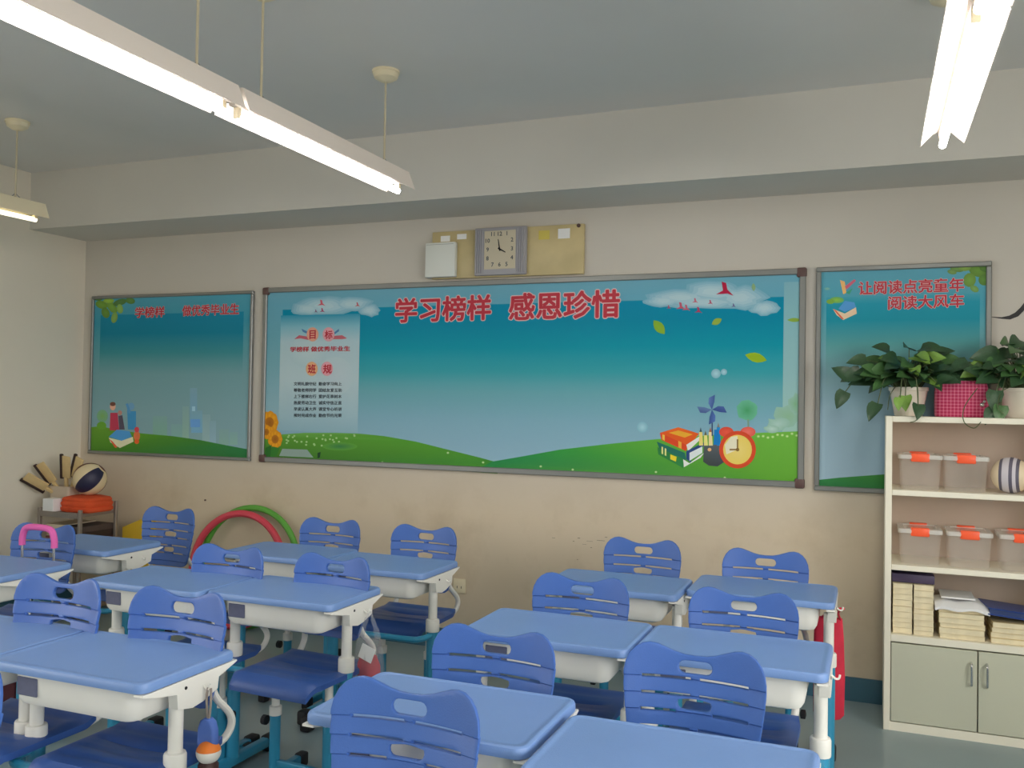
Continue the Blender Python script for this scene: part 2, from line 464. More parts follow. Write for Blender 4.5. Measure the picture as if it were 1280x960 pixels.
# leaves in the corner
rnd = random.Random(4)
for cx, cy, rx, ry, a, c in ((127, 381, 8, 5, .3, (92, 126, 50)), (140, 384, 9, 5, .9, (96, 132, 56)), (150, 378, 9, 4, -.3, (74, 108, 58)), (163, 376, 6, 4, .2, (80, 116, 60)),
                             (132, 391, 7, 5, 1.2, (84, 118, 52)), (143, 397, 4, 7, .2, (108, 140, 72)), (123, 373, 6, 3, 0, (70, 104, 50)), (150, 386, 6, 4, 1.4, (116, 150, 78)), (136, 376, 7, 3, 0, (120, 152, 60))):
    P.blob(cx, cy, rx, ry, c, tuple(int(v*.9) for v in c), 12, a)
par(P.obj('printed_picture', None))
par(lettering('printed_title', '学榜样', (169, 397.5), (206, 396.5), 13.5, YP, None, M_red, M_pale, .022, .05))
par(lettering('printed_title', '做优秀毕业生', (228, 395.5), (299, 393), 13.5, YP, None, M_red, M_pale, .022, .05))

# ---- main board
e, par = board('notice_board', -3.932, -.341, 1.121, 2.323, .034, 'long central notice board with red title lettering over a blue sky and green hills', corner=.05)
P = Print(YP)
P.grad(-3.91, -.36, [(1.13, (128, 160, 172)), (1.5, (124, 158, 170)), (1.8, (104, 150, 162)), (2.0, (92, 146, 162)), (2.2, (90, 146, 166)), (2.31, (98, 148, 166))])
xi0, xi1 = W(352, 450, YP).x, W(979, 450, YP).x
P.grad(xi0, xi1, [(1.2, (126, 158, 176)), (1.45, (112, 152, 168)), (1.62, (92, 146, 156)), (1.75, (48, 138, 148)), (1.90, (8, 128, 146)), (2.05, (0, 118, 144)), (2.165, (0, 118, 148)), (2.17, (30, 124, 150))])
# clouds
for cx, cy, rx, ry in ((405, 382, 34, 12), (440, 380, 26, 10), (385, 386, 22, 9), (462, 388, 14, 8), (850, 372, 40, 10), (890, 365, 34, 13), (925, 372, 30, 14), (830, 376, 22, 8), (955, 385, 20, 10), (880, 378, 46, 8)):
    pass
CL = ((405, 382, 34, 11), (440, 380, 24, 9), (385, 386, 20, 8), (462, 388, 12, 7), (850, 372, 40, 9), (890, 365, 34, 12), (925, 372, 30, 13), (830, 376, 22, 7), (955, 385, 18, 8), (880, 378, 46, 7))
for k, c in ((1.12, (108, 154, 172)), (.98, (120, 161, 177)), (.80, (134, 169, 182)), (.6, (147, 176, 186)), (.36, (156, 181, 189))):
    for cx, cy, rx, ry in CL: P.blob(cx, cy, rx*k, ry*k, c, None, 18, 0, .14, int(cx))
P.grad(W(979, 450, YP).x, -.36, [(1.35, (140, 172, 160)), (1.7, (128, 166, 168)), (2.1, (116, 160, 168)), (2.25, (112, 156, 168))])
# rules panel
xp0, xp1 = W(350, 450, YP).x, W(449, 450, YP).x
P.grad(xp0, xp1, [(1.34, (126, 158, 172)), (1.45, (140, 168, 178)), (1.70, (158, 178, 184)), (1.95, (150, 174, 182)), (2.05, (112, 162, 176)), (2.13, (40, 128, 156))])
P.blob(420, 470, 22, 24, (164, 178, 186), (158, 178, 184)); P.blob(385, 440, 24, 20, (164, 182, 186), (152, 175, 182))
# hills
P.poly([(329, 547), (352, 543), (380, 541), (420, 541), (450, 542), (480, 545), (520, 552), (560, 562), (600, 572), (622, 578), (622, 592), (560, 588), (470, 583), (327, 574)],
       [(78, 130, 46), (92, 146, 64), (100, 150, 76), (98, 150, 70), (92, 144, 54), (76, 136, 46), (72, 134, 42), (70, 130, 42), (64, 126, 44), (58, 122, 46), (64, 118, 36), (66, 120, 38), (62, 112, 40), (60, 104, 40)])
P.poly([(590, 590), (615, 577), (650, 571), (700, 562), (760, 555), (820, 549), (900, 543), (1000, 539), (1001, 607), (900, 602), (760, 597), (660, 592)],
       [(40, 112, 50), (34, 116, 66), (36, 120, 64), (48, 130, 58), (70, 142, 54), (84, 150, 54), (92, 156, 56), (98, 158, 60), (84, 140, 46), (86, 142, 46), (70, 130, 48), (50, 118, 50)])
rnd = random.Random(7)
for k in range(34):
    u = rnd.uniform(355, 445); P.blob(u, 543+rnd.uniform(0, 16), 1.6, 1.4, (170, 190, 150), (110, 156, 80), 8)
for u, v in ((478, 578), (604, 578), (716, 587), (676, 583), (560, 566), (906, 597), (820, 590)): P.blob(u, v, 1.8, 1.5, (200, 210, 180), (110, 160, 80), 8)
P.poly([(353, 561), (384, 562), (392, 572), (349, 570)], (126, 146, 140)); P.poly([(397, 566), (401, 565), (400, 572), (397, 573)], (30, 60, 40))
P.blob(425, 558, 22, 5, (52, 110, 66), (82, 138, 52))
# sunflowers
for cx, cy, r in ((337, 528, 11), (344, 549, 9), (333, 540, 7)):
    for k in range(9):
        a = 2*PI*k/9; P.blob(cx+r*.62*math.cos(a), cy+r*.8*math.sin(a), r*.42, r*.55, (206, 146, 34), (190, 124, 26), 8)
    P.blob(cx, cy, r*.5, r*.6, (136, 82, 26), (160, 100, 30), 12)
P.poly([(332, 560), (340, 556), (338, 572), (331, 571)], (40, 96, 40)); P.poly([(340, 558), (350, 560), (346, 570), (338, 572)], (50, 110, 44))
# pale bushes at the right edge
for cx, cy, rx, ry, c in ((985, 520, 18, 14, (122, 160, 130)), (972, 530, 14, 8, (150, 178, 170)), (994, 505, 8, 12, (112, 156, 120)), (965, 536, 10, 5, (160, 184, 176))):
    P.blob(cx, cy, rx, ry, c, (128, 164, 150), 16, 0, .2, int(cx))
for u in range(930, 1000, 6): P.blob(u, 544+rnd.uniform(-2, 3), 2.2, 1.8, (190, 208, 150), (110, 164, 80), 8)
# birds
def bird(u, v, s, c):
    P.poly([(u-1.0*s, v+.55*s), (u-.2*s, v+.1*s), (u-.35*s, v-.9*s), (u+.15*s, v-.75*s), (u+.3*s, v), (u+1.0*s, v+.7*s), (u+.3*s, v+.45*s), (u-.3*s, v+.5*s)], c)
for u, v, s, c in ((906, 362, 11, (160, 30, 60)), (869, 376, 4, (170, 90, 110)), (851, 383, 6, (170, 80, 100)), (858, 385, 5, (172, 90, 110)), (836, 384, 3, (150, 70, 100)),
                   (873, 388, 5, (150, 60, 90)), (888, 378, 3.5, (160, 70, 100)), (917, 382, 3, (90, 80, 130)), (402, 379, 5, (176, 80, 96)), (447, 381, 3.5, (170, 80, 90)), (403, 388, 3.5, (140, 60, 90)), (395, 389, 2.5, (110, 80, 110))):
    bird(u, v, s, c)
# flying leaves
for u, v, rx, ry, a, c in ((824, 409, 11, 6, .9, (120, 154, 46)), (945, 447, 14, 6, .25, (132, 160, 34)), (896, 402, 7, 4, -.5, (130, 154, 60)), (942, 359, 5, 2.5, 1.5, (120, 150, 110)), (993, 400, 9, 2.6, 0, (120, 150, 60)), (933, 513, 2, 3, .3, (50, 110, 120))):
    P.poly([(u+math.cos(t)*rx*math.cos(a)-math.sin(t)*abs(math.sin(t))*ry*math.sin(a), v+math.cos(t)*rx*math.sin(a)+math.sin(t)*abs(math.sin(t))*ry*math.cos(a)) for t in [2*PI*k/14 for k in range(14)]], c)
for u, v, r in ((803, 534, 7), (895, 467, 6), (905, 465, 4)): P.blob(u, v, r, r, (150, 186, 194), (112, 158, 172))
# round tree
P.blob(934, 513, 13, 13, (64, 138, 92), (92, 160, 130), 18, 0, .08, 3); P.poly([(934, 524), (936, 524), (937, 542), (935, 542)], (110, 140, 120))
# books
P.poly([(825, 541), (848, 534), (874, 542), (858, 562), (827, 549)], [(196, 82, 34), (206, 96, 40), (198, 84, 34), (196, 80, 36), (186, 70, 36)])
P.poly([(836, 541), (848, 538), (866, 543), (856, 547)], (222, 150, 48))
P.poly([(825, 541), (858, 556), (858, 564), (827, 550)], (190, 66, 38)); P.poly([(848, 551), (852, 553), (852, 561), (848, 559)], (220, 150, 60)); P.poly([(828, 543), (831, 544), (831, 551), (828, 549)], (216, 170, 70))
P.poly([(858, 556), (875, 545), (877, 548), (860, 564)], (204, 206, 200))
P.poly([(821, 552), (856, 566), (858, 575), (824, 560)], (34, 96, 84)); P.poly([(858, 564), (880, 553), (882, 556), (864, 568), (864, 578), (858, 574)], (40, 62, 110)); P.poly([(862, 566), (878, 558), (878, 566), (862, 576)], (196, 206, 210))
P.poly([(822, 559), (856, 574), (854, 585), (823, 568)], (44, 112, 60)); P.poly([(854, 574), (862, 579), (880, 566), (876, 572), (855, 584)], (200, 204, 200))
P.poly([(838, 568), (846, 571), (845, 577), (838, 574)], (214, 186, 50)); P.poly([(827, 558), (829, 559), (829, 568), (827, 567)], (206, 200, 130)); P.poly([(831, 560), (833, 561), (833, 570), (831, 569)], (206, 200, 130))
# pencil pot, pinwheel
P.poly([(880, 557), (905, 555), (906, 577), (897, 583), (886, 582), (879, 577)], [(76, 84, 88), (84, 90, 96), (60, 66, 72), (56, 62, 66), (60, 66, 70), (58, 66, 64)])
for u, v0, c, tip in ((876, 536, (208, 190, 110), (60, 80, 90)), (882, 540, (214, 200, 120), (90, 90, 60)), (888, 536, (206, 190, 140), (150, 90, 60)), (898, 530, (30, 120, 180), (120, 110, 100))):
    P.poly([(u-2, v0+4), (u+2, v0+4), (u+3, 557), (u-2, 557)], c); P.poly([(u-1.6, v0+4), (u, v0-2), (u+1.6, v0+4)], tip)
P.poly([(893, 537), (900, 537), (900, 556), (892, 556)], (26, 108, 170))
P.poly([(889.6, 516), (891, 516), (891, 545), (889.6, 545)], (40, 60, 100))
for k, (c1, c2) in enumerate((((84, 110, 160), (60, 84, 136)), ((64, 86, 140), (50, 70, 124)), ((74, 100, 160), (54, 80, 130)), ((64, 80, 130), (84, 110, 150)))):
    a = -PI/2 + k*PI/2 + .15
    q = [(0, 0), (7, -5.5), (14, -6), (19, 1), (10, 1.6)]
    P.poly([(890+x*math.cos(a)-y*math.sin(a), 512+x*math.sin(a)+y*math.cos(a)) for x, y in q], [c2, c1, c1, c2, c2])
P.blob(887, 562, 2.4, 2.2, (220, 160, 110))
# alarm clock
P.blob(908, 540, 9, 6.5, (206, 80, 60), (190, 70, 54)); P.blob(935, 540, 9.5, 6.5, (210, 100, 90), (196, 84, 74)); P.poly([(908, 543), (926, 540), (926, 545), (910, 547)], (196, 70, 50))
P.blob(922, 562, 23, 23.5, (196, 76, 44), (186, 66, 40), 28)
P.blob(922, 562, 18, 18.5, (214, 186, 110), (216, 182, 90), 28); P.poly([(906, 556), (914, 546), (922, 545), (922, 562), (908, 568)], (206, 200, 176))
P.poly([(921, 549), (923, 549), (923, 562), (921, 562)], (120, 96, 50)); P.poly([(912, 561), (922, 561), (922, 563), (912, 563)], (120, 96, 50)); P.blob(922, 562, 2.2, 2.2, (110, 84, 40), None, 10)
# ribbons of the rules panel
P.poly([(368, 424), (374, 419), (386, 421), (386, 425), (376, 423), (368, 424)], (166, 84, 96)); P.poly([(416, 420), (428, 419), (434, 423), (428, 424), (416, 424)], (170, 90, 100))
P.poly([(377, 411), (384, 414), (386, 418), (379, 415)], (70, 110, 150)); P.poly([(416, 417), (424, 411), (424, 414), (417, 419)], (70, 110, 150))
for u, v, c in ((391, 418, (206, 150, 130)), (411, 418, (204, 150, 160)), (390, 461, (210, 160, 120)), (409, 461, (208, 150, 160))): P.blob(u, v, 7.5, 9, c, tuple(int(x*.92) for x in c), 16)
par(P.obj('printed_picture', None))
par(lettering('printed_title', '学习榜样', (494, 404), (614, 400), 31, YP, None, M_red, M_pale, .028, .06))
par(lettering('printed_title', '感恩珍惜', (636, 401), (775, 397), 34, YP, None, M_red, M_pale, .028, .06))
par(lettering('printed_heading', '目', (387, 424), (395, 423.6), 11, YP, None, M_red, None, .03, 0)); par(lettering('printed_heading', '标', (406, 424), (416, 423.6), 11, YP, None, M_red, None, .03, 0))
par(lettering('printed_heading', '班', (385, 467), (395, 467), 11.5, YP, None, M_red, None, .03, 0)); par(lettering('printed_heading', '规', (404, 467), (415, 467), 11.5, YP, None, M_red, None, .03, 0))
par(lettering('printed_slogan', '学榜样 做优秀毕业生', (363, 440), (438, 439), 6.5, YP, None, M_red, None, .03, 0))
for i, s in enumerate(('文明礼貌守纪  勤奋学习向上', '尊敬老师同学  团结友爱互助', '上下楼梯右行  爱护花草树木', '热爱劳动卫生  诚实守信正直', '早读认真大声  课堂专心听讲', '按时完成作业  勤俭节约光荣')):
    par(lettering('printed_rule_line', s, (367.5, 482+7.9*i), (427.5, 482.2+7.9*i), 4.6, YP, None, M_ink, None, .02, 0))

# ---- right board
e, par = board('notice_board', -.288, .563, 1.111, 2.3236, .026, 'narrow right notice board behind the plants with two lines of red lettering')
P = Print(YP)
P.grad(-.27, .545, [(1.12, (142, 166, 180)), (1.5, (136, 162, 176)), (1.7, (122, 154, 164)), (1.95, (88, 142, 150)), (2.1, (66, 138, 156)), (2.31, (84, 142, 160))])
P.grad(-.235, .51, [(1.12, (138, 162, 178)), (1.5, (134, 160, 174)), (1.72, (116, 150, 158)), (1.9, (76, 136, 138)), (2.03, (24, 124, 142)), (2.12, (30, 128, 148)), (2.16, (62, 138, 156))])
P.poly([(1022, 600), (1050, 597), (1104, 593), (1180, 590), (1180, 617), (1104, 615), (1022, 611)], [(44, 110, 62), (48, 112, 58), (56, 116, 52), (56, 116, 50), (46, 100, 46), (44, 96, 50), (40, 96, 58)])
for cx, cy, rx, ry, a, c in ((1222, 338, 12, 8, .4, (96, 132, 58)), (1212, 350, 8, 9, .2, (104, 140, 64)), (1232, 334, 8, 6, 0, (82, 118, 56)), (1196, 336, 9, 4, .2, (100, 134, 72)), (1218, 361, 6, 4, .5, (110, 146, 80)), (1230, 350, 7, 7, .8, (90, 128, 60)), (1206, 334, 8, 5, 0, (120, 150, 76)), (1190, 340, 6, 3, .2, (110, 140, 80))):
    P.blob(cx, cy, rx, ry, c, tuple(int(v*.88) for v in c), 12, a)
P.poly([(1050, 350), (1056, 352), (1058, 366), (1054, 368)], (210, 160, 100)); P.poly([(1056, 358), (1068, 349), (1070, 351), (1058, 362)], (180, 90, 110)); P.poly([(1057, 366), (1066, 360), (1062, 368)], (60, 140, 110))
P.blob(1046, 375, 9, 4, (130, 170, 60), (90, 150, 90)); P.blob(1038, 377, 5, 3, (110, 150, 60)); P.blob(1034, 361, 4, 2, (120, 160, 140), (84, 146, 154))
P.poly([(1048, 386), (1056, 376), (1068, 378), (1070, 384), (1056, 390)], (74, 134, 186)); P.poly([(1041, 386), (1056, 392), (1070, 384), (1071, 392), (1054, 400), (1046, 394)], (214, 180, 150)); P.poly([(1041, 386), (1045, 388), (1055, 399), (1052, 399)], (190, 90, 70))
par(P.obj('printed_picture', None))
par(lettering('printed_title', '让阅读点亮童年', (1073, 369), (1205, 364.5), 17, YP, None, M_red, M_pale, .022, .05))
par(lettering('printed_title', '阅读大风车', (1110, 387.5), (1205, 384.3), 17, YP, None, M_red, M_pale, .022, .05))

# ------------------------------------------------------------------ clock panel over the board
M_yp = mat('yellowed_panel', (206, 188, 140), 0.4, noise=0.16, nscale=5)
pb = empty('wall_panel', (-2.12, 0, 2.337), 'yellowed long wall panel behind the clock above the central board', 'wall panel')
def at(o, p): o.parent = p; o.matrix_parent_inverse = Matrix.Translation(-p.location); return o
at(MB().box(-2.627, -1.612, -.03, -.001, 2.337, 2.640, bev=.006, seg=2).obj('panel', M_yp), pb)
for x0, x1, z0, z1, m, nm in ((-2.565, -2.50, 2.575, 2.612, M_paper, 'paper_label'), (-2.45, -2.385, 2.585, 2.618, M_paper, 'paper_label'),
                          (-1.775, -1.70, 2.555, 2.615, M_paper, 'paper_label'), (-1.90, -1.83, 2.555, 2.61, mat('yellow_sticker', (214, 196, 92), .6), 'yellow_sticker')):
    at(MB().box(x0, x1, -.0315, -.0302, z0, z1).obj(nm, m, None, False), pb)
at(MB().lathe([(.012, 0), (.012, .006), (.006, .01)], n=10, M=Matrix.Translation((-1.645, -.030, 2.628)) @ Matrix.Rotation(PI/2, 4, 'X')).obj('mounting_screw', M_brownc), pb)
wb_ = empty('access_box', (-2.545, -.03, 2.35), 'white square box at the left end of the yellowed panel', 'wall box')
at(MB().box(-2.655, -2.445, -.07, -.0305, 2.345, 2.565, bev=.006).obj('box_cover', mat('box_white', (225, 228, 222), .45)), wb_)
at(MB().box(-2.645, -2.455, -.0715, -.0705, 2.551, 2.553).obj('cover_seam', M_grey, None, False), wb_)
# clock
ck = empty('wall_clock', (-2.145, -.03, 2.345), 'square grey wall clock with fluted sides showing about four', 'clock')
M_ckf = mat('clock_grey_case', (168, 166, 172), .4, noise=.03); M_ckface = mat('clock_face_beige', (206, 196, 172), .5)
cx0, cx1, cz0, cz1 = -2.315, -1.970, 2.345, 2.642
at(MB().box(cx0, cx1, -.062, -.0305, cz0, cz1, bev=.008).obj('clock_case', M_ckf), ck)
for sx in (0, 1):
    for k in range(4):
        x = (cx0+.012+k*.014) if sx == 0 else (cx1-.012-k*.014)
        at(MB().tube([(x, -.063, cz0+.012), (x, -.063, cz1-.012)], .006, 8).obj('flute_rib', M_ckf), ck)
fx0, fx1, fz0, fz1 = cx0+.068, cx1-.068, cz0+.036, cz1-.022
at(MB().box(fx0, fx1, -.0645, -.060, fz0, fz1, bev=.002, seg=1).obj('clock_face', M_ckface), ck)
fcx, fcz = (fx0+fx1)/2, (fz0+fz1)/2+.004
for n in range(1, 13):
    a = PI/2 - 2*PI*n/12; c_, s_ = math.cos(a), math.sin(a)
    k = 1/max(abs(c_), abs(s_)); px, pz = fcx+.083*k*c_*.98, fcz+.095*k*s_
    me = text_mesh(str(n), .02)
    xs = [v.co.x for v in me.vertices]; ys = [v.co.y for v in me.vertices]
    mx_, my_ = (min(xs)+max(xs))/2, (min(ys)+max(ys))/2
    for v in me.vertices: v.co = (px+(v.co.x-mx_)*.036, -.0648-v.co.z, pz+(v.co.y-my_)*.036)
    me.materials.clear(); me.materials.append(M_ink); at(link('numeral', me), ck)
def hand(ang, ln, w, nm):
    d = Vector((math.sin(ang), 0, math.cos(ang))); q = Vector((d.z, 0, -d.x)); c = Vector((fcx, -.067, fcz))
    pts = [c-d*.012-q*w, c-d*.012+q*w, c+d*ln+q*w*.5, c+d*ln-q*w*.5]
    mb = MB(); mb.add(pts+[p+Vector((0, .0012, 0)) for p in pts], [(0, 1, 2, 3), (7, 6, 5, 4), (0, 1, 5, 4), (1, 2, 6, 5), (2, 3, 7, 6), (3, 0, 4, 7)])
    at(mb.obj(nm, M_black, None, False), ck)
hand(math.radians(-10), .062, .0045, 'minute_hand'); hand(math.radians(119), .045, .0055, 'hour_hand')

# ------------------------------------------------------------------ wall socket, ink decal, pencil marks
so = empty('wall_socket', (-2.40, 0, .40), 'small cream wall socket low on the wall behind the chairs', 'socket')
at(MB().box(-2.443, -2.357, -.012, -.0005, .355, .445, bev=.004).obj('socket_plate', M_cream), so)
for dx in (-.014, .014): at(MB().box(-2.40+dx-.002, -2.40+dx+.002, -.0128, -.0119, .385, .40).obj('slot', M_black, None, False), so)
nw = W(257.5, 625, 0)
tag(MB().lathe([(.003, 0), (.003, .008), (.007, .009), (.006, .012)], n=8, M=Matrix.Rotation(PI/2, 4, 'X')).obj('wall_nail', M_brownc, loc=(nw.x, -.0005, nw.z)), 'small dark nail in the wall above the pink hoop', 'nail')
dk = [W(u, v, -.002) for u, v in ((1238, 396), (1252, 397.5), (1262, 397), (1271, 393), (1278, 386), (1285, 376), (1292, 366))]
mb = MB(); wd = [.001, .004, .010, .012, .011, .009, .002]; top = []; bot = []
for i, p in enumerate(dk):
    t = (dk[min(i+1, 6)]-dk[max(i-1, 0)]).normalized(); q = Vector((-t.z, 0, t.x)); top.append(p+q*wd[i]); bot.append(p-q*wd[i])
mb.prism([(p.x, p.z) for p in top]+[(p.x, p.z) for p in reversed(bot)], 'y', -.003, -.0006)
tag(mb.obj('ink_stroke_decal', mat('black_decal', (44, 42, 44), .6), None, False), 'black curved brush stroke decal on the wall right of the narrow board', 'wall decal')
mb = MB(); rnd = random.Random(3)
for u, v, w, h in ((722, 672, 3, 1.2), (733, 676, 8, 1), (746, 675, 10, 1.4), (738, 684, 2, 1), (716, 676, 2, 1), (728, 680, 5, .8), (756, 671, 3, 1), (721, 699, 1.5, 1), (690, 672, 4, .8)):
    a = W(u, v, -.0006); b = W(u+w, v+h, -.0006)
    mb.box(a.x, b.x, -.0012, -.0004, min(a.z, b.z), max(a.z, b.z))
o = mb.obj('pencil_marks', mat('graphite_smudge', (150, 138, 120), .8), None, False); tag(o, 'faint grey pencil scribbles on the lower wall under the central board', 'marks', kind='stuff')

# ------------------------------------------------------------------ ceiling lamps
def make_lamp(label, warm=False):
    r = empty('pendant_tube_lamp', (0, 0, 0), label, 'lamp', 'hanging fluorescent lamps')
    L = .64
    prof = [(-.080, 0), (-.058, .058), (-.046, .088), (.046, .088), (.058, .058), (.080, 0), (.077, 0), (.034, .043), (.018, .048), (.014, .026), (-.014, .026), (-.018, .048), (-.034, .043), (-.077, 0)]
    MB().prism(prof, 'y', -L+.004, L-.004).obj('reflector', M_cream if warm else M_reflect, r, False)
    MB().tube([(0, -L+.04, -.008), (0, L-.03, -.008)], .0135, 12).obj('tube', M_tubew if warm else M_tube, r)
    for s in (-1, 1):
        y = s*(L-.035)
        MB().box(-.012, .012, y-.012, y+.012, -.014, .03, bev=.003, seg=1).obj('tube_holder', M_cream, r)
        y = s*(L-.17)
        MB().tube([(0, y, .08), (0, y, CEIL-2.60-.03)], .005, 8).obj('rod', M_cord, r)
        MB().lathe([(.012, -.055), (.030, -.050), (.055, -.035), (.062, -.018), (.062, -.012), (.066, -.011), (.066, 0)], (0, y, CEIL-2.60-.001), 20).obj('ceiling_canopy', M_cream, r)
        MB().tube([(-.02, y-.03, .082), (0, y, .12), (.02, y+.03, .082)], .003, 6).obj('hanger_wire', M_grey, r)
    return r
LX = (-2.18, .247, -4.612)
l0 = make_lamp('lit tube lamp hanging in the upper left, nearer the back wall'); l0.location = (LX[0], -1.90, 2.60)
dup(l0, (LX[0], -3.195, 2.60), 0, 'lit tube lamp in the upper left corner, nearer the viewer')
dup(l0, (LX[1], -1.935, 2.60), 0, 'bright tube lamp hanging at the upper right by the beam')
dup(l0, (LX[1], -3.23, 2.60), 0, 'tube lamp at the top right edge, nearer the viewer than its neighbour')
l1 = make_lamp('far left yellowish tube lamp whose end shows at the left edge', True); l1.location = (LX[2], -1.90, 2.60)

# ------------------------------------------------------------------ school desks
def make_desk(hook):
    r = empty('school_desk', (0, 0, 0), '', 'desk', 'blue school desks')
    loops = [(.006, .747), (.001, .749), (0, .753), (0, .766), (.003, .7725), (.008, .7752), (.015, .7755), (.018, .7738), (.03, .7738)]
    MB().loft([rrect(-.30+i, .30-i, -.20+i, .20-i, max(.012, .036-i), z) for i, z in loops]).obj('tabletop', M_desk, r)
    for s in (-1, 1):
        pr = [(-.196, .7465), (-.197, .741), (-.13, .724), (-.065, .712), (-.060, .668), (.0, .656), (.045, .662), (.108, .682), (.113, .716), (.14, .724), (.196, .742), (.195, .7465)]
        a, b = sorted((s*.268, s*.3005))
        br = MB().prism(pr, 'x', a, b).obj('side_bracket', M_white, r, angle=50)
        MB().lathe([(.005, 0), (.005, .002)], n=8, M=Matrix.Translation((s*.3005, -.03, .722)) @ Matrix.Rotation(s*PI/2, 4, 'Y')).obj('screw', M_black, br)
        lg = MB().lathe([(.0275, .055), (.0275, .49), (.026, .495)], (s*.272, -.035, 0), 18).obj('leg', M_teal, r)
        MB().lathe([(.0315, .480), (.0325, .486), (.0325, .530), (.030, .536), (.021, .538), (.021, .70)], (s*.272, -.035, 0), 18).obj('leg_extension', M_white, lg)
        MB().box(s*.272-.02, s*.272+.02, -.24, .22, .022, .062, bev=.008).obj('foot_bar', M_teal, lg)
        for y in (-.235, .215): MB().box(s*.272-.026, s*.272+.026, y-.032, y+.032, 0, .068, bev=.012).obj('foot_cap', M_black, lg)
        if hook and s > 0: MB().tube(bez([(s*.297, .045, .712), (s*.312, .045, .700), (s*.322, .045, .702), (s*.325, .045, .714)], 4), .0035, 6).obj('bag_hook', M_white, br)
    # drawer tray under the top, closed towards the front
    rings = [rrect(-.235+i, .235-i, -.165+i, .14-i, max(.02, .045-i*.5), z) for i, z in ((.0, .7465), (.003, .690), (.006, .662), (.014, .648), (.032, .640))]
    tr = MB().loft(rings, capa=False, capb=True).obj('drawer_tray', M_white, r)
    MB().box(-.205, -.125, -.1665, -.1615, .676, .730, bev=.002, seg=1).obj('name_slot', M_slot, tr)
    bar = [(-.272, -.05, .465), (-.270, -.09, .464), (-.255, -.125, .462), (-.22, -.142, .46), (-.1, -.145, .46), (.1, -.145, .46), (.22, -.142, .46), (.255, -.125, .462), (.270, -.09, .464), (.272, -.05, .465)]
    MB().tube(bez(bar, 4), .014, 10).obj('crossbar', M_teal, r)
    return r

# ------------------------------------------------------------------ school chairs
def outline_curve(loops, ext, bev, off):
    cu = bpy.data.curves.new('shape', 'CURVE'); cu.dimensions = '2D'; cu.fill_mode = 'BOTH'
    cu.extrude = ext; cu.bevel_depth = bev; cu.bevel_resolution = 1; cu.offset = -off
    for pts in loops:
        sp = cu.splines.new('POLY'); sp.points.add(len(pts)-1)
        for q, p in zip(sp.points, pts): q.co = (p[0], p[1], 0, 1)
        sp.use_cyclic_u = True
    ob = bpy.data.objects.new('shape', cu); COL.objects.link(ob)
    dg = bpy.context.evaluated_depsgraph_get(); dg.update()
    me = bpy.data.meshes.new_from_object(ob.evaluated_get(dg))
    bpy.data.objects.remove(ob); bpy.data.curves.remove(cu)
    return me
def stadium(cx, cz, w, h, n=6):
    r = h/2
    return arc(cx+w/2-r, cz, r, -PI/2, PI/2, n) + arc(cx-w/2+r, cz, r, PI/2, 3*PI/2, n)
def slit(x0, x1, z, h):
    return [(x0, z-h/2), (x1, z-h/2), (x1, z+h/2), (x0, z+h/2)]
ROWS = [.812, .768, .724, .680, .636, .592, .548]
def chair_back_mesh():
    half = [(0, .874), (.03, .8755), (.055, .881), (.08, .890), (.105, .899), (.125, .902), (.145, .899), (.163, .889), (.178, .872), (.188, .85), (.1925, .825), (.192, .79), (.187, .74), (.180, .69), (.172, .64), (.163, .60), (.154, .580), (.138, .568), (.115, .563), (.06, .562)]
    out = half + [(0, .562)] + [(-x, z) for x, z in reversed(half[1:])]
    # smooth the sides
    loops = [out, stadium(0, .843, .092, .034), stadium(0, .746, .092, .030), stadium(0, .656, .08, .026)]
    for z in ROWS[:5]:
        for s in (-1, 1):
            hole = z in (ROWS[2],)
            a, b = s*.012, s*(.145 if z > .65 else .12)
            if z == ROWS[2]: a = s*.05
            if z == ROWS[4]: a = s*.03
            loops.append(slit(min(a, b), max(a, b), z, .0085))
    me = outline_curve(loops, .0035, .0035, .0035)
    bm = bmesh.new(); bm.from_mesh(me)
    for x in [-.18, -.165, -.15, -.125, -.10, -.075, -.05, -.025, 0, .025, .05, .075, .10, .125, .15, .165, .18]:
        bmesh.ops.bisect_plane(bm, geom=bm.verts[:]+bm.edges[:]+bm.faces[:], plane_co=(x, 0, 0), plane_no=(1, 0, 0))
    for z in ROWS:
        for dz in (-.0022, .0022):
            bmesh.ops.bisect_plane(bm, geom=bm.verts[:]+bm.edges[:]+bm.faces[:], plane_co=(0, z+dz, 0), plane_no=(0, 1, 0))
    bmesh.ops.remove_doubles(bm, verts=bm.verts, dist=1e-6)
    edges = sorted(ROWS)
    for v in bm.verts:
        x, z, t = v.co.x, v.co.y, v.co.z
        up_ = [e for e in edges if e >= z]
        saw = 0
        if z < ROWS[0]:
            tp = min(up_); saw = 0.0055*max(0, min(1, 1-(tp-z)/.044))
        y = .185 + .13*(z-.465) - .9*x*x - t - saw*0 + saw
        v.co = (x, y, z)
    bmesh.ops.recalc_face_normals(bm, faces=bm.faces)
    for f in bm.faces: f.smooth = True
    for e in bm.edges:
        if len(e.link_faces) == 2 and e.calc_face_angle(0) > math.radians(32): e.smooth = False
    bm.to_mesh(me); bm.free()
    me.materials.clear(); me.materials.append(M_chair); me.name = 'backrest'
    return me
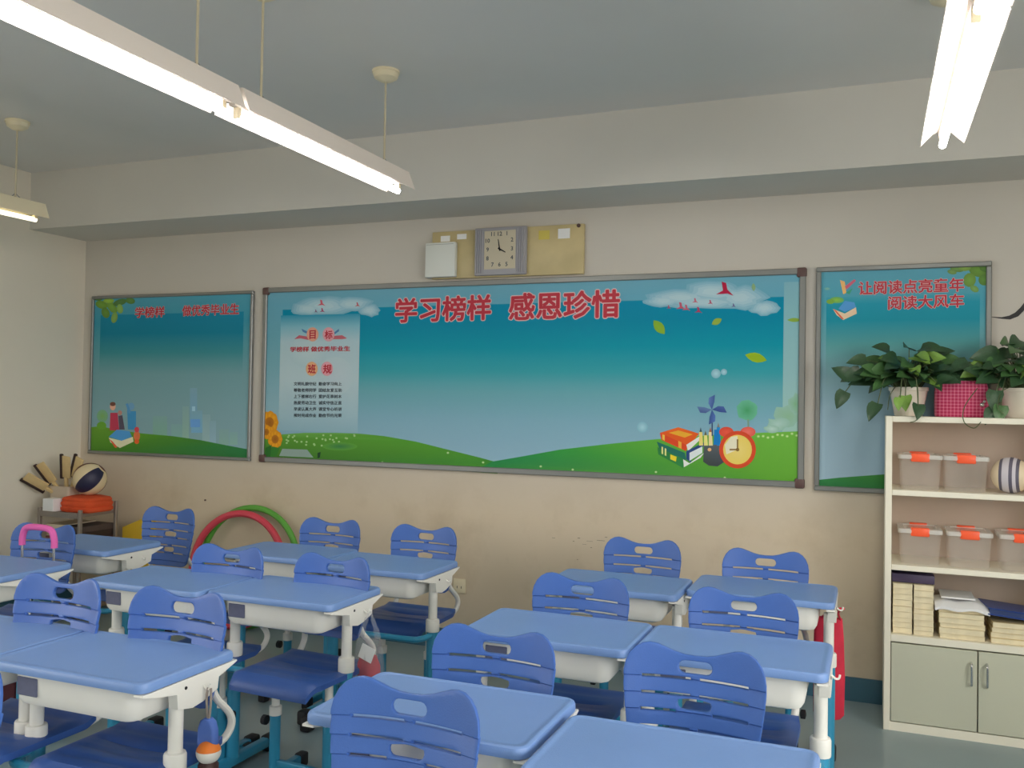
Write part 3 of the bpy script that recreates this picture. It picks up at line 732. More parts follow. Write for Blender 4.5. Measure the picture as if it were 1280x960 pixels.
def make_chair():
    r = empty('school_chair', (0, 0, 0), '', 'chair', 'blue school chairs')
    link('backrest', chair_back_mesh(), r)
    # seat: a grooved shell
    mb = MB(); nx, ny = 14, 26; vs = []; fs = []
    def seat_z(u, v):
        z = .487 - .016*math.exp(-((v-.25)/.35)**2)*(1-u*u)
        if v < -.75: z -= .035*((-.75-v)/.25)**1.6
        if v > .8: z += .012*((v-.8)/.2)
        return z
    for lay in (0, 1):
        for j in range(ny+1):
            v = -1+2*j/ny
            for i in range(nx+1):
                u = -1+2*i/nx
                rx = .205*(1-.10*max(0, -v-.7)/.3 - .05*max(0, v-.7)/.3)
                x = u*rx; y = v*.195 + .0
                g = -.0045 if (j % 5 == 2 and abs(u) < .8 and lay == 0) else 0
                edge = max(abs(u), abs(v)); drop = .010*max(0, (edge-.88)/.12)**2
                vs.append((x, y, seat_z(u, v)+g-drop - lay*.020))
    n = (nx+1)*(ny+1)
    for j in range(ny):
        for i in range(nx):
            a = j*(nx+1)+i
            fs.append((a, a+1, a+nx+2, a+nx+1)); fs.append((n+a+nx+1, n+a+nx+2, n+a+1, n+a))
    rim = [i for i in range(nx)] + [nx+j*(nx+1) for j in range(ny)] + [ny*(nx+1)+nx-i for i in range(nx)] + [(ny-j)*(nx+1) for j in range(ny)]
    for k in range(len(rim)):
        a, b = rim[k], rim[(k+1) % len(rim)]; fs.append((b, a, n+a, n+b))
    mb.add(vs, fs).obj('seat', M_seat, r)
    for s in (-1, 1):
        pts = bez([(s*.146, .205, .615), (s*.154, .218, .585), (s*.172, .252, .540), (s*.180, .255, .505), (s*.178, .225, .472), (s*.170, .16, .456), (s*.165, .10, .452)], 5)
        MB().tube(pts, .0135, 10, flat=.8).obj('side_arm', M_white, r)
        lg = MB().lathe([(.022, .05), (.022, .285), (.019, .288)], (s*.132, .02, 0), 16).obj('leg', M_teal, r)
        MB().lathe([(.0255, .270), (.0255, .305), (.0165, .308), (.0165, .447)], (s*.132, .02, 0), 14).obj('leg_extension', M_white, lg)
        MB().box(s*.132-.016, s*.132+.016, -.18, .20, .018, .052, bev=.006).obj('foot_bar', M_teal, lg)
        for y in (-.175, .195): MB().box(s*.132-.021, s*.132+.021, y-.026, y+.026, 0, .058, bev=.01).obj('foot_cap', M_black, lg)
        MB().box(s*.132-.014, s*.132+.014, -.15, .17, .442, .462, bev=.004).obj('seat_bearer', M_teal, r)
        MB().lathe([(.006, 0), (.02, .004), (.02, .022), (.006, .026)], n=10, M=Matrix.Translation((s*.172, .02, .24)) @ Matrix.Rotation(s*PI/2, 4, 'Y')).obj('adjusting_knob', M_black, lg)
    MB().box(-.132, .132, .008, .034, .06, .09, bev=.005).obj('stretcher', M_teal, r)
    return r

DESKS = [
 (-1.020, -3.070, 0, 'blue desk in the front row, left of the pair at the bottom centre'),
 (-.402, -3.185, 0, 'blue desk at the bottom edge right of centre, nearest the viewer on the right'),
 (-1.018, -2.170, 0, 'blue desk in the middle row right of centre, left half of its pair'),
 (-.412, -2.170, 0, 'blue desk in the middle row at right, right half of its pair'),
 (-1.042, -1.270, 0, 'blue desk by the back wall right of centre, left half of its pair'),
 (-.432, -1.130, 0, 'blue desk by the back wall with a red bag hung on its right side'),
 (-2.130, -3.075, 0, 'blue desk at lower left with a blue pouch and orange charm hung on its side'),
 (-2.738, -3.060, 0, 'blue desk cut by the lower left edge of the view'),
 (-2.205, -2.040, 0, 'blue desk at left centre with a clear bag of red things hung on its side'),
 (-2.812, -2.080, 0, 'blue desk at left centre, left half of the pair with the clear bag'),
 (-2.180, -1.330, 0, 'blue desk by the back wall left of centre, right half of its pair'),
 (-2.790, -1.260, 0, 'blue desk by the back wall in front of the hoops, left half of its pair'),
 (-3.862, -1.520, 0, 'blue desk far left before the far chair and the corner rack'),
 (-3.760, -2.205, 0, 'blue desk at the left edge with a maroon trolley bag under it'),
]
d0, d1 = make_desk(False), make_desk(True)
used = set()
for i, (x, y, rz, lb) in enumerate(DESKS):
    src = d1 if i in (1, 3, 5, 6, 8, 10, 12, 13) else d0
    if src.name not in used: used.add(src.name); src.location = (x, y, 0); src['label'] = lb
    else: dup(src, (x, y, 0), rz, lb)

def cx_at(u, y): return W(u, 690, y).x
CHAIRS = [
 (-1.039, -.80, 0, 'blue chair by the back wall behind the left desk of the right hand pair'),
 (-.449, -.87, 0, 'blue chair by the back wall behind the desk with the red bag'),
 (-1.028, -1.845, 0, 'blue chair behind the left desk of the middle right pair'),
 (-.422, -1.845, 0, 'blue chair behind the right desk of the middle right pair'),
 (-1.014, -2.735, 0, 'blue chair behind the desk at the bottom centre'),
 (-.443, -2.69, 0, 'blue chair behind the bottom right desk nearest the viewer'),
 (-.998, -3.30, 0, 'largest blue chair at bottom centre, nearest the viewer'),
 (-2.184, -.90, 0, 'blue chair by the back wall near the wall socket'),
 (cx_at(416, -.90), -.90, 0, 'blue chair by the back wall right of the hoops'),
 (-2.122, -1.885, -.06, 'blue chair tucked behind the desk with the clear bag'),
 (-2.647, -1.890, 0, 'blue chair in front of the hoops, its handle hole showing wall'),
 (-2.055, -2.862, 0, 'blue chair at lower left behind the desk with the blue pouch'),
 (-2.561, -2.870, 0, 'blue chair at lower left behind the desk cut by the view edge'),
 (-3.858, -.93, 0, 'blue chair far left against the wall beside the yellow board'),
 (-3.871, -1.766, .12, 'blue chair far left with the pink trolley handle before it'),
 (-1.985, -3.70, 0, 'blue chair cut by the lower left corner of the view'),
]
c0 = make_chair()
for i, (x, y, rz, lb) in enumerate(CHAIRS):
    y0 = y-.235
    if i == 0: c0.location = (x, y0, 0); c0['label'] = lb
    else:
        c = dup(c0, (x, y0, 0), rz, lb)
        if i in (11, 12, 15): c.scale.z = 1.045

# ------------------------------------------------------------------ tall cabinet and what it holds
CX0, CX1, CYF, CYB = .064, .878, -.400, -.03
cb = empty('cabinet', (CX0, CYB, 0), 'tall cream shelf cabinet with two lower doors at the right edge', 'cabinet')
at(MB().box(CX0, CX0+.030, CYF, CYB, 0, 1.525, bev=.002, seg=1).obj('side_panel', M_cab), cb)
at(MB().box(CX1-.030, CX1, CYF, CYB, 0, 1.525, bev=.002, seg=1).obj('side_panel', M_cab), cb)
at(MB().box(CX0+.03, CX1-.03, CYB-.012, CYB, 0, 1.50).obj('back_panel', mat('cabinet_back_board', (196, 178, 162), .6, noise=.03), None, False), cb)
for z0, z1, nm in ((1.497, 1.525, 'top_panel'), (1.139, 1.166, 'shelf'), (.776, .803, 'shelf'), (.430, .464, 'shelf')):
    at(MB().box(CX0+.0305, CX1-.0305, CYF+.002, CYB-.013, z0, z1, bev=.002, seg=1).obj(nm, M_cab), cb)
at(MB().box(CX0+.03, CX1-.03, CYF+.004, CYF+.022, 0, .042).obj('plinth', M_cab, None, False), cb)
xm = .474
M_door = mat('pale_green_cabinet_door', (198, 199, 178), .42)
for xa, xb, hx in ((CX0+.033, xm-.0025, xm-.028), (xm+.0025, CX1-.033, xm+.038)):
    d = at(MB().box(xa, xb, CYF, CYF+.018, .047, .424, bev=.002, seg=1).obj('door', M_door), cb)
    h = MB().tube(bez([(hx, CYF+.001, .262), (hx, CYF-.022, .268), (hx, CYF-.026, .29), (hx, CYF-.026, .345), (hx, CYF-.022, .363), (hx, CYF+.001, .369)], 4), .0055, 8).obj('handle', M_chrome)
    h.parent = d; h.matrix_parent_inverse = d.matrix_parent_inverse.copy() @ Matrix.Identity(4)
    h.matrix_parent_inverse = Matrix.Translation(-cb.location) if False else Matrix.Identity(4)
    h.matrix_parent_inverse = (Matrix.Translation(cb.location) @ d.matrix_parent_inverse).inverted()

def storage_box(x, y, z, w, dpt, h, label):
    r = empty('storage_box', (x, y, z), label, 'storage box', 'clear storage boxes in the cabinet')
    w2, d2, t = w/2, dpt/2, .0025
    out = [rrect(-w2+i, w2-i, -d2+i, d2-i, .02, zz) for i, zz in ((.012, 0), (.010, .006), (.003, h-.012), (0, h-.012), (0, h))]
    MB().loft(out, capa=True, capb=False).obj('tub', M_clear, r)
    ld = MB().loft([rrect(-w2-i, w2+i, -d2-i, d2+i, .02, zz) for i, zz in ((.004, h-.008), (.005, h+.002), (.003, h+.012), (-.02, h+.014), (-.024, h+.009))]).obj('lid', M_clearl, r)
    for s in (-1, 1):
        a, b = sorted((s*(d2+.006), s*(d2-.022)))
        MB().box(-.042, .042, a, b, h-.022, h+.020, bev=.006).obj('orange_clip', M_orange, r)
    return r
for x, z, lb in ((.222, 1.166, 'clear storage box with orange clips, left on the upper shelf'), (.424, 1.166, 'clear storage box with orange clips beside the striped ball'),
                 (.224, .803, 'clear storage box with orange clips, left on the second shelf'), (.442, .803, 'clear storage box with orange clips, middle of the second shelf'),
                 (.668, .803, 'clear storage box cut by the right edge of the view on the second shelf')):
    storage_box(x, -.235, z+.001, .192, .23, .158, lb)
M_b1 = mat('ball_cream', (232, 214, 182), .5, noise=.08); M_b2 = mat('ball_slate', (92, 88, 104), .5); M_b3 = mat('ball_pale', (206, 200, 206), .5)
Mx = Matrix.Rotation(PI/2, 4, 'Y') @ Matrix.Rotation(.25, 4, 'X')
tag(MB().sphere((0, 0, 0), .086, 24, 18, M=Mx, colf=lambda i, j: 1 if j in (6, 8, 11) else (2 if j in (7, 9, 10) else 0)).obj('striped_ball', [M_b1, M_b2, M_b3], loc=(.620, -.285, 1.253)), 'cream ball with dark stripes on the upper cabinet shelf', 'ball')
tag(MB().box(-.05, .05, -.07, .07, 0, .12, bev=.012).obj('pink_case', mat('pink_plastic', (214, 120, 140), .5), loc=(.775, -.18, 1.167)), 'pink case at the right edge of the upper shelf', 'case')
# notebooks
ORD = ['topmost', 'second highest', 'third highest', 'fourth highest', 'middle', 'fourth lowest', 'third lowest', 'second lowest', 'lowest']
ORD6 = ['lowest', 'second lowest', 'third lowest', 'third highest', 'second highest', 'topmost']
rnd = random.Random(11)
def notebook(x, y, z, w, d, t, label, group, rz=0.0, cov=M_bookd):
    r = empty('notebook', (x, y, z), label, 'book', group, rz)
    MB().box(-w/2+.002, w/2-.002, -d/2+.002, d/2-.002, .001, t-.0012).obj('pages', M_book, r, False)
    MB().box(-w/2, w/2, -d/2, d/2, t-.0012, t-.0001).box(-w/2, w/2, -d/2, d/2, 0, .001).obj('cover', cov, r, False)
for col, cx in enumerate((.147, .241)):
    z = .465
    for k in range(9):
        t = rnd.choice((.022, .027, .03)) if k < 8 else .708-z
        notebook(cx+rnd.uniform(-.001, .001), -.255+rnd.uniform(-.006, .006), z, .090, .22, t-.0004, '%s exercise book in the %s column of the tall cream stack' % (ORD[8-k], ('left', 'right')[col]), 'exercise books in the tall left stack'); z += t
z = .465
for k in range(6):
    t = (.024, .028, .022, .026, .024, .022)[k]
    notebook(.405+rnd.uniform(-.004, .004), -.26+rnd.uniform(-.008, .008), z, .196, .22, t-.0004, ORD6[k]+' cream notebook of the middle stack under the loose papers', 'notebooks in the middle stack', rnd.uniform(-.02, .02)); z += t
zs2 = z
z = .465
for k in range(4):
    notebook(.640+rnd.uniform(-.004, .004), -.26+rnd.uniform(-.006, .006), z, .21, .22, .0246, ('lowest', 'second lowest', 'second highest', 'topmost')[k]+' tan notebook of the right stack under the blue folder', 'notebooks in the right stack', rnd.uniform(-.02, .02), mat('tan_cover', (216, 196, 146), .7)); z += .025
zs3 = z
# loose sheets over the middle stack
mb = MB(); vs = []; fs = []
nx, ny = 12, 8
for lay in (0, 1):
    for j in range(ny+1):
        for i in range(nx+1):
            x = -.115+.235*i/nx; y = -.15+.20*j/ny
            zz = .010 + .006*math.sin(i*.9) - .02*max(0, (-.10-y)/.05)**1.5 - .012*abs(i/nx-.5)*1.2 + .008
            vs.append((x, y, zz + lay*.012))
n = (nx+1)*(ny+1)
for j in range(ny):
    for i in range(nx):
        a = j*(nx+1)+i; fs.append((a, a+nx+1, a+nx+2, a+1)); fs.append((n+a, n+a+1, n+a+nx+2, n+a+nx+1))
rim = [i for i in range(nx)] + [nx+j*(nx+1) for j in range(ny)] + [ny*(nx+1)+nx-i for i in range(nx)] + [(ny-j)*(nx+1) for j in range(ny)]
for k in range(len(rim)):
    a, b = rim[k], rim[(k+1) % len(rim)]; fs.append((a, b, n+b, n+a))
tag(mb.add(vs, fs).obj('loose_papers', M_paper, loc=(.405, -.235, zs2-.004)), 'crumpled white sheets of paper draped over the middle notebook stack', 'papers')
mb = MB().box(-.075, .075, -.10, .10, 0, .008, bev=.002, seg=1); tag(mb.obj('folded_paper', M_paper, loc=(.395, -.22, zs2+.035)), 'folded paper pile lying on top of the crumpled white sheets', 'papers')
fo = empty('document_folder', (.625, -.255, zs3+.004), 'dark blue folder lying aslant on the right notebook stack', 'folder'); fo.rotation_euler = (0, .10, .12)
MB().box(-.125, .125, -.12, .10, 0.006, .012, bev=.002, seg=1).box(-.125, .125, -.12, .10, .034, .040, bev=.002, seg=1).obj('folder_cover', mat('navy_folder', (26, 62, 138), .3), fo)
MB().box(-.118, .118, -.112, .095, .012, .034).obj('folder_sheets', mat('folder_inner', (38, 60, 110), .6), fo, False)
fo.location.z += .012
tag(MB().box(-.098, .094, -.10, .10, 0, .042, bev=.004).obj('purple_case', mat('dark_purple', (74, 62, 92), .5, noise=.1), loc=(.196, -.24, .7095)), 'dark purple flat case lying on the tall exercise book stack', 'case')

# gingham box and plant pots on the cabinet
mg = bpy.data.materials.new('pink_gingham'); mg.use_nodes = True
nt = mg.node_tree; b = nt.nodes['Principled BSDF']; b.inputs['Roughness'].default_value = .7
tc = nt.nodes.new('ShaderNodeTexCoord'); sp = nt.nodes.new('ShaderNodeSeparateXYZ'); nt.links.new(tc.outputs['Object'], sp.inputs[0])
def band(sock):
    m1 = nt.nodes.new('ShaderNodeMath'); m1.operation = 'MULTIPLY'; m1.inputs[1].default_value = 62; nt.links.new(sock, m1.inputs[0])
    m2 = nt.nodes.new('ShaderNodeMath'); m2.operation = 'FRACT'; nt.links.new(m1.outputs[0], m2.inputs[0])
    m3 = nt.nodes.new('ShaderNodeMath'); m3.operation = 'GREATER_THAN'; m3.inputs[1].default_value = .68; nt.links.new(m2.outputs[0], m3.inputs[0]); return m3
bx, bz = band(sp.outputs['X']), band(sp.outputs['Z'])
ad = nt.nodes.new('ShaderNodeMath'); ad.operation = 'ADD'; nt.links.new(bx.outputs[0], ad.inputs[0]); nt.links.new(bz.outputs[0], ad.inputs[1])
hf = nt.nodes.new('ShaderNodeMath'); hf.operation = 'MULTIPLY'; hf.inputs[1].default_value = .5; nt.links.new(ad.outputs[0], hf.inputs[0])
mx = nt.nodes.new('ShaderNodeMix'); mx.data_type = 'RGBA'; mx.inputs['A'].default_value = (*lin((176, 28, 80)), 1); mx.inputs['B'].default_value = (*lin((222, 124, 152)), 1)
nt.links.new(hf.outputs[0], mx.inputs['Factor']); nt.links.new(mx.outputs['Result'], b.inputs['Base Color'])
gb = empty('gingham_basket', (.410, -.20, 1.526), 'pink gingham basket between the two pot plants on the cabinet', 'basket')
MB().loft([rrect(-.118*k, .118*k, -.085*k, .085*k, .035, z) for k, z in ((.96, 0), (1.0, .01), (1.0, .12), (.985, .145), (.93, .168), (.80, .178))]).obj('basket_body', mg, gb)
MB().lathe([(.004, 0), (.010, .003), (.004, .008)], n=8, M=Matrix.Translation((.085, -.0865, .062)) @ Matrix.Rotation(PI/2, 4, 'X')).lathe([(.004, 0), (.008, .003), (.004, .008)], n=8, M=Matrix.Translation((.094, -.0865, .078)) @ Matrix.Rotation(PI/2, 4, 'X')).obj('clasp', M_chrome, gb)

M_leafs = [mat('leaf_dark', (52, 84, 54), .38, noise=.25, nscale=14), mat('leaf_mid', (72, 112, 62), .38, noise=.2, nscale=14), mat('leaf_light', (132, 172, 78), .4, noise=.15, nscale=14)]
M_stem = mat('plant_stem', (84, 98, 62), .6); M_pot = mat('white_pot', (228, 220, 204), .4); M_soil = mat('soil', (60, 46, 36), .9, noise=.3, nscale=40)
def leaf_mesh(name, m):
    half = [(0, .0), (.20, -.06), (.36, .02), (.42, .2), (.38, .42), (.27, .65), (.12, .86), (.0, 1.0)]
    vs = []; fs = []
    rows = [(0, 0), (.06, .34), (.2, .42), (.4, .39), (.6, .30), (.8, .17), (1.0, 0)]
    for k, (t, w) in enumerate(rows):
        z = .10*t - .32*t*t
        vs += [(-w, t-.07*(1 if k == 1 else 0), z+w*.22), (-w*.5, t, z+w*.09), (0, t, z), (w*.5, t, z+w*.09), (w, t-.07*(1 if k == 1 else 0), z+w*.22)]
    for k in range(len(rows)-1):
        for i in range(4): a = k*5+i; fs.append((a, a+1, a+6, a+5))
    n = len(vs); vs += [(x, y, z-.012) for x, y, z in vs]
    fs += [tuple(n+i for i in reversed(f)) for f in fs]
    me = bpy.data.meshes.new(name); me.from_pydata(vs, [], fs); me.materials.append(m)
    for p in me.polygons: p.use_smooth = True
    return me
LEAF = [leaf_mesh('leaf', m) for m in M_leafs]
def plant(x, y, z, label, spots, trail):
    r = empty('potted_plant', (x, y, z), label, 'plant', 'pot plants on the cabinet')
    pot = MB().lathe([(.062, 0), (.066, .004), (.088, .125), (.094, .128), (.094, .145), (.086, .145), (.083, .125)], n=24).obj('pot', M_pot, r)
    MB().lathe([(.0, .122), (.082, .122)], n=20, cap=False).obj('soil', M_soil, r)
    rnd = random.Random(int(1000*x)+5); st = MB()
    for (lx, ly, lz, ln, tone) in spots:
        p = Vector((lx, ly, lz)); base = Vector((max(-.05, min(.05, lx*.25)), max(-.05, min(.05, ly*.25)), .13))
        mid = (base+p)/2 + Vector((0, 0, .05 if lz > .05 else .12))
        if lz < .13: mid = Vector((lx*.75, ly*.8, .19))
        st.tube(bez([base, mid, p], 5), .0028, 5)
        o = bpy.data.objects.new('leaf', LEAF[tone]); COL.objects.link(o); o.parent = r
        out = Vector((lx, ly*.5-.04, 0)).normalized()
        d = (out + Vector((rnd.uniform(-.5, .5), rnd.uniform(-.5, .2), rnd.uniform(-.55, .45) if lz > .15 else rnd.uniform(-2.5, -1.2)))).normalized()
        nz = Vector((rnd.uniform(-.4, .4), -.75, .65+rnd.uniform(-.3, .3)))
        nz = (nz - d*nz.dot(d)).normalized(); nx_ = d.cross(nz)
        M = Matrix(((nx_.x, d.x, nz.x, p.x), (nx_.y, d.y, nz.y, p.y), (nx_.z, d.z, nz.z, p.z), (0, 0, 0, 1)))
        o.matrix_basis = M @ Matrix.Diagonal((ln*.92, ln, ln, 1))
    for pts in trail: st.tube(bez(pts, 6), .0022, 5)
    st.obj('stems', M_stem, r)
rnd = random.Random(21)
def cloud(n, rx, ry, z0, z1, seed):
    q = random.Random(seed); out = []
    for k in range(n):
        a = 2*PI*(k*.618 % 1); rr = .25+.75*math.sqrt((k+.5)/n)
        zz = z0 + (z1-z0)*(1-rr*.7)*q.uniform(.55, 1.05)
        out.append((rr*rx*math.cos(a), min(.045, rr*ry*math.sin(a)), zz, q.uniform(.085, .125), 0 if q.random() < .62 else (1 if q.random() < .85 else 2)))
    return out
sp1 = cloud(110, .18, .13, .13, .39, 2) + [(-.225, -.07, .22, .11, 0), (-.20, -.05, .28, .10, 0), (-.09, .0, .33, .10, 0), (.0, -.02, .34, .10, 0), (.15, -.02, .28, .10, 1), (.19, .02, .22, .09, 0), (-.27, -.06, .19, .11, 0),
     (-.02, -.17, .10, .085, 2), (.05, -.17, .21, .09, 1), (.035, -.222, .06, .085, 0), (-.145, -.16, .06, .10, 0), (.12, -.16, .17, .09, 0), (-.30, -.03, .12, .10, 0), (-.045, -.222, .09, .07, 2), (.02, -.13, .24, .08, 2), (-.16, -.12, .22, .085, 1)]
plant(.172, -.185, 1.526, 'leafy green plant in a white pot at the left end of the cabinet top', sp1,
      [[(.03, -.09, .15), (.035, -.16, .14), (.035, -.225, .08), (.032, -.227, -.01), (.0, -.228, -.03)], [(-.06, -.08, .15), (-.09, -.16, .10), (-.10, -.20, .03)]])
sp2 = cloud(110, .21, .13, .13, .42, 9) + [(-.23, -.06, .27, .11, 0), (-.17, -.1, .20, .10, 0), (-.12, -.15, .13, .10, 0), (-.1, -.17, .06, .09, 1), (.0, .0, .38, .11, 0), (-.05, -.02, .36, .1, 1), (-.13, -.16, .04, .085, 0)]
plant(.668, -.19, 1.526, 'leafy green plant in a white pot at the right edge of the cabinet top', sp2,
      [[(-.05, -.08, .15), (-.10, -.16, .12), (-.115, -.19, .05), (-.09, -.20, .02)], [(-.2, -.16, .14), (-.26, -.225, .05), (-.262, -.226, -.02), (-.22, -.226, -.05), (-.19, -.226, -.02)]])
# one light leaf of the left plant resting before the basket
# ------------------------------------------------------------------ corner rack and its load
M_rk = mat('rack_metal', (156, 144, 134), .4, .4, noise=.1)
RK0, RK1, RKF, RKB = -5.45, -5.05, -.50, -.16
rk = empty('corner_rack', (RK0, RKB, 0), 'low metal rack in the left corner holding balls and boxes', 'rack')
for x in (RK0+.012, RK1-.012):
    for y in (RKF+.012, RKB-.012): at(MB().box(x-.012, x+.012, y-.012, y+.012, 0, .80 if y > -.3 else .765, bev=.003, seg=1).obj('post', M_rk), rk)
for z in (.735, .46, .08):
    at(MB().box(RK0+.025, RK1-.025, RKF+.004, RKB-.004, z-.022, z, bev=.003, seg=1).obj('shelf', M_rk), rk)
    at(MB().box(RK0+.025, RK1-.025, RKF-.002, RKF+.0035, z-.03, z+.008, bev=.001, seg=1).obj('shelf_lip', M_rk), rk)
M_bc = mat('ball_cream_leather', (226, 206, 166), .5, noise=.05); M_bn = mat('ball_navy', (38, 36, 66), .5); M_bb = mat('ball_brown', (104, 52, 42), .5)
ax = Vector((5.15*.0+.50, .42, .62)).normalized(); vw = Vector((5.15, -4.87, .6)).normalized()
vx = (vw - ax*vw.dot(ax)).normalized(); vy = ax.cross(vx)
Mb = Matrix(((vx.x, vy.x, ax.x), (vx.y, vy.y, ax.y), (vx.z, vy.z, ax.z)))
def bcol(i, j):
    return 1 if i in (31, 0, 1, 30, 2) and 2 < j < 18 else (2 if i in (7, 8, 9, 23, 24, 25) or j > 17 or j < 2 else (2 if i in (15, 16) else 0))
tag(MB().sphere((0, 0, 0), .114, 32, 20, M=Mb, colf=bcol).obj('basketball', [M_bc, M_bn, M_bb], loc=(-5.150, -.33, .965)), 'cream navy and brown basketball on the orange cloth on the rack', 'ball')
mb = MB(); mb.loft([rrect(-.145*k, .145*k, -.12*k, .12*k, .04, z) for k, z in ((.93, 0), (1, .012), (1, .03), (.95, .036), (.98, .045), (1.0, .06), (.94, .075), (.96, .085), (.9, .10), (.6, .112))])
tag(mb.obj('orange_cloth', mat('orange_cloth', (222, 84, 40), .8, noise=.15, nscale=10), loc=(-5.18, -.32, .7365)), 'folded orange cloth under the basketball on the rack', 'cloth')
tag(MB().box(-.05, .05, -.04, .04, 0, .09, bev=.003, seg=1).obj('white_carton', M_paper, loc=(-5.37, -.445, .7365)), 'small white carton on the left of the rack top', 'carton')
# basket of paddles
bk = empty('wire_bin', (-5.375, -.34, .7365), 'small pale bin holding wooden paddles at the rack left', 'bin')
MB().loft([rrect(-.10*k, .10*k, -.055*k, .055*k, .02, z) for k, z in ((.85, 0), (1, .17), (.96, .17), (.82, .01))], capa=True, capb=True).obj('bin_body', mat('bin_pale', (196, 180, 160), .6), bk)
M_wood = mat('paddle_wood', (216, 188, 136), .6, noise=.1, nscale=20); M_rub = mat('paddle_rubber', (54, 36, 32), .7)
for i, (dx, ang, dz, lb) in enumerate(((-.03, -.72, .19, 'wooden paddle leaning lowest to the left out of the rack bin'), (-.01, -.42, .20, 'wooden paddle with dark rubber, second from left in the rack bin'),
                               (.02, .10, .21, 'upright wooden paddle with dark rim in the rack bin'), (.06, .38, .22, 'wooden paddle leaning right towards the basketball'))):
    p = empty('wooden_paddle', (-5.375+dx, -.34, .7365+dz-.10), lb, 'paddle', 'wooden paddles in the rack bin'); p.rotation_euler = ((.75, .45, .15, .1)[i], ang, 0)
    MB().box(-.012, .012, -.010, .010, 0, .12, bev=.004).box(-.042, .042, -.006, .006, .12, .28, bev=.005).obj('paddle_blade', M_wood, p)
    MB().box(-.052, -.030, -.010, .010, .11, .29, bev=.004).obj('rubber_face', M_rub, p)
for x, w, z, h, c, lb in ((-5.335, .165, .4615, .10, (112, 62, 52), 'reddish brown flat box lying left on the rack middle shelf'), (-5.335, .165, .5625, .085, (196, 178, 150), 'tan flat box stacked on the reddish box in the rack'),
                      (-5.16, .155, .4615, .09, (96, 48, 40), 'dark red box lying right on the rack middle shelf'), (-5.16, .155, .5525, .09, (58, 44, 40), 'dark box with pale rim on the dark red box in the rack')):
    p = empty('game_box', (x, -.31, z), lb, 'box', 'boxes on the rack')
    MB().box(-w/2, w/2, -.14, .14, 0, h*.55, bev=.002, seg=1).obj('box_tray', mat('box_%d' % c[0], c, .6, noise=.15), p)
    MB().box(-w/2-.003, w/2+.003, -.143, .143, h*.55, h-.001, bev=.002, seg=1).obj('box_lid', mat('box_lid_%d' % c[0], tuple(min(255, v+26) for v in c), .6, noise=.1), p)
# yellow board behind the far chair
tag(MB().prism([(-.15, 0), (.14, 0), (.14, .715), (-.15, .60)], 'y', -.012, .012).obj('yellow_board', mat('yellow_plastic', (236, 196, 60), .5), None, False, (-4.92, -.085, .001)), 'yellow angled plastic board standing between the rack and far chair', 'board')
# pale blue locker by the left wall
tag(MB().box(-.025, .025, -.16, .16, 0, .88, bev=.004).box(-.0252, .0262, -.1612, .1612, .05, .06).obj('blue_locker', mat('pale_blue_locker', (128, 178, 206), .5), loc=(-5.572, -.885, 0)), 'pale blue low locker against the left wall at the view edge', 'locker')
# hoops leaning on the wall
def hoop(x, y, R, r, lean, yaw, label, m, nm='hula_hoop'):
    mb = MB(); n = 56; mr = 10; vs = []; fs = []
    for i in range(n):
        a = 2*PI*i/n
        for k in range(mr):
            q = 2*PI*k/mr; rr = R + r*math.cos(q)
            vs.append((rr*math.cos(a), r*math.sin(q), R + r + rr*math.sin(a)))
    for i in range(n):
        for k in range(mr): fs.append((i*mr+k, ((i+1) % n)*mr+k, ((i+1) % n)*mr+(k+1) % mr, i*mr+(k+1) % mr))
    o = mb.add(vs, fs).obj(nm, m); o.location = (x, y, 0); o.rotation_euler = (lean, 0, yaw)
    tag(o, label, 'hoop', 'hula hoops leaning on the wall')
hoop(-3.94, -.165, .395, .021, -.14, 0, 'green hula hoop leaning on the wall behind the pink one', mat('green_hoop', (92, 168, 62), .45))
hoop(-3.995, -.215, .375, .024, -.14, 0, 'pinkish red hula hoop leaning in front of the green one', mat('pink_hoop', (216, 70, 88), .45))

# ------------------------------------------------------------------ trolley school bag at the far left desk
tb = empty('trolley_school_bag', (-3.79, -2.02, 0), 'maroon trolley school bag with a pink pull handle before the far left chair', 'bag')
M_mar = mat('maroon_fabric', (96, 34, 44), .8, noise=.15, nscale=20); M_pink = mat('pink_foam', (222, 98, 172), .6)
MB().loft([rrect(-.15*k, .15*k, -.085*k, .085*k, .05, z) for k, z in ((.92, .05), (1, .07), (1, .36), (.96, .43), (.8, .465))]).obj('bag_body', M_mar, tb)
for s in (-1, 1):
    MB().tube([(s*.105, .098, .06), (s*.105, .098, .84)], .006, 8).obj('handle_rod', M_chrome, tb)
    MB().lathe([(.008, -.012), (.03, -.012), (.03, .012), (.008, .012)], n=16, M=Matrix.Translation((s*.135, .06, .031)) @ Matrix.Rotation(PI/2, 4, 'Y')).obj('wheel', M_black, tb)
MB().tube(bez([(-.107, .098, .815), (-.104, .098, .86), (-.08, .098, .900), (0, .098, .908), (.08, .098, .900), (.104, .098, .86), (.107, .098, .815)], 5), .016, 10).obj('pull_handle', M_pink, tb)
MB().box(-.10, .10, -.098, -.084, .12, .30, bev=.006).obj('front_pocket', mat('maroon_dark', (74, 26, 36), .8), tb)

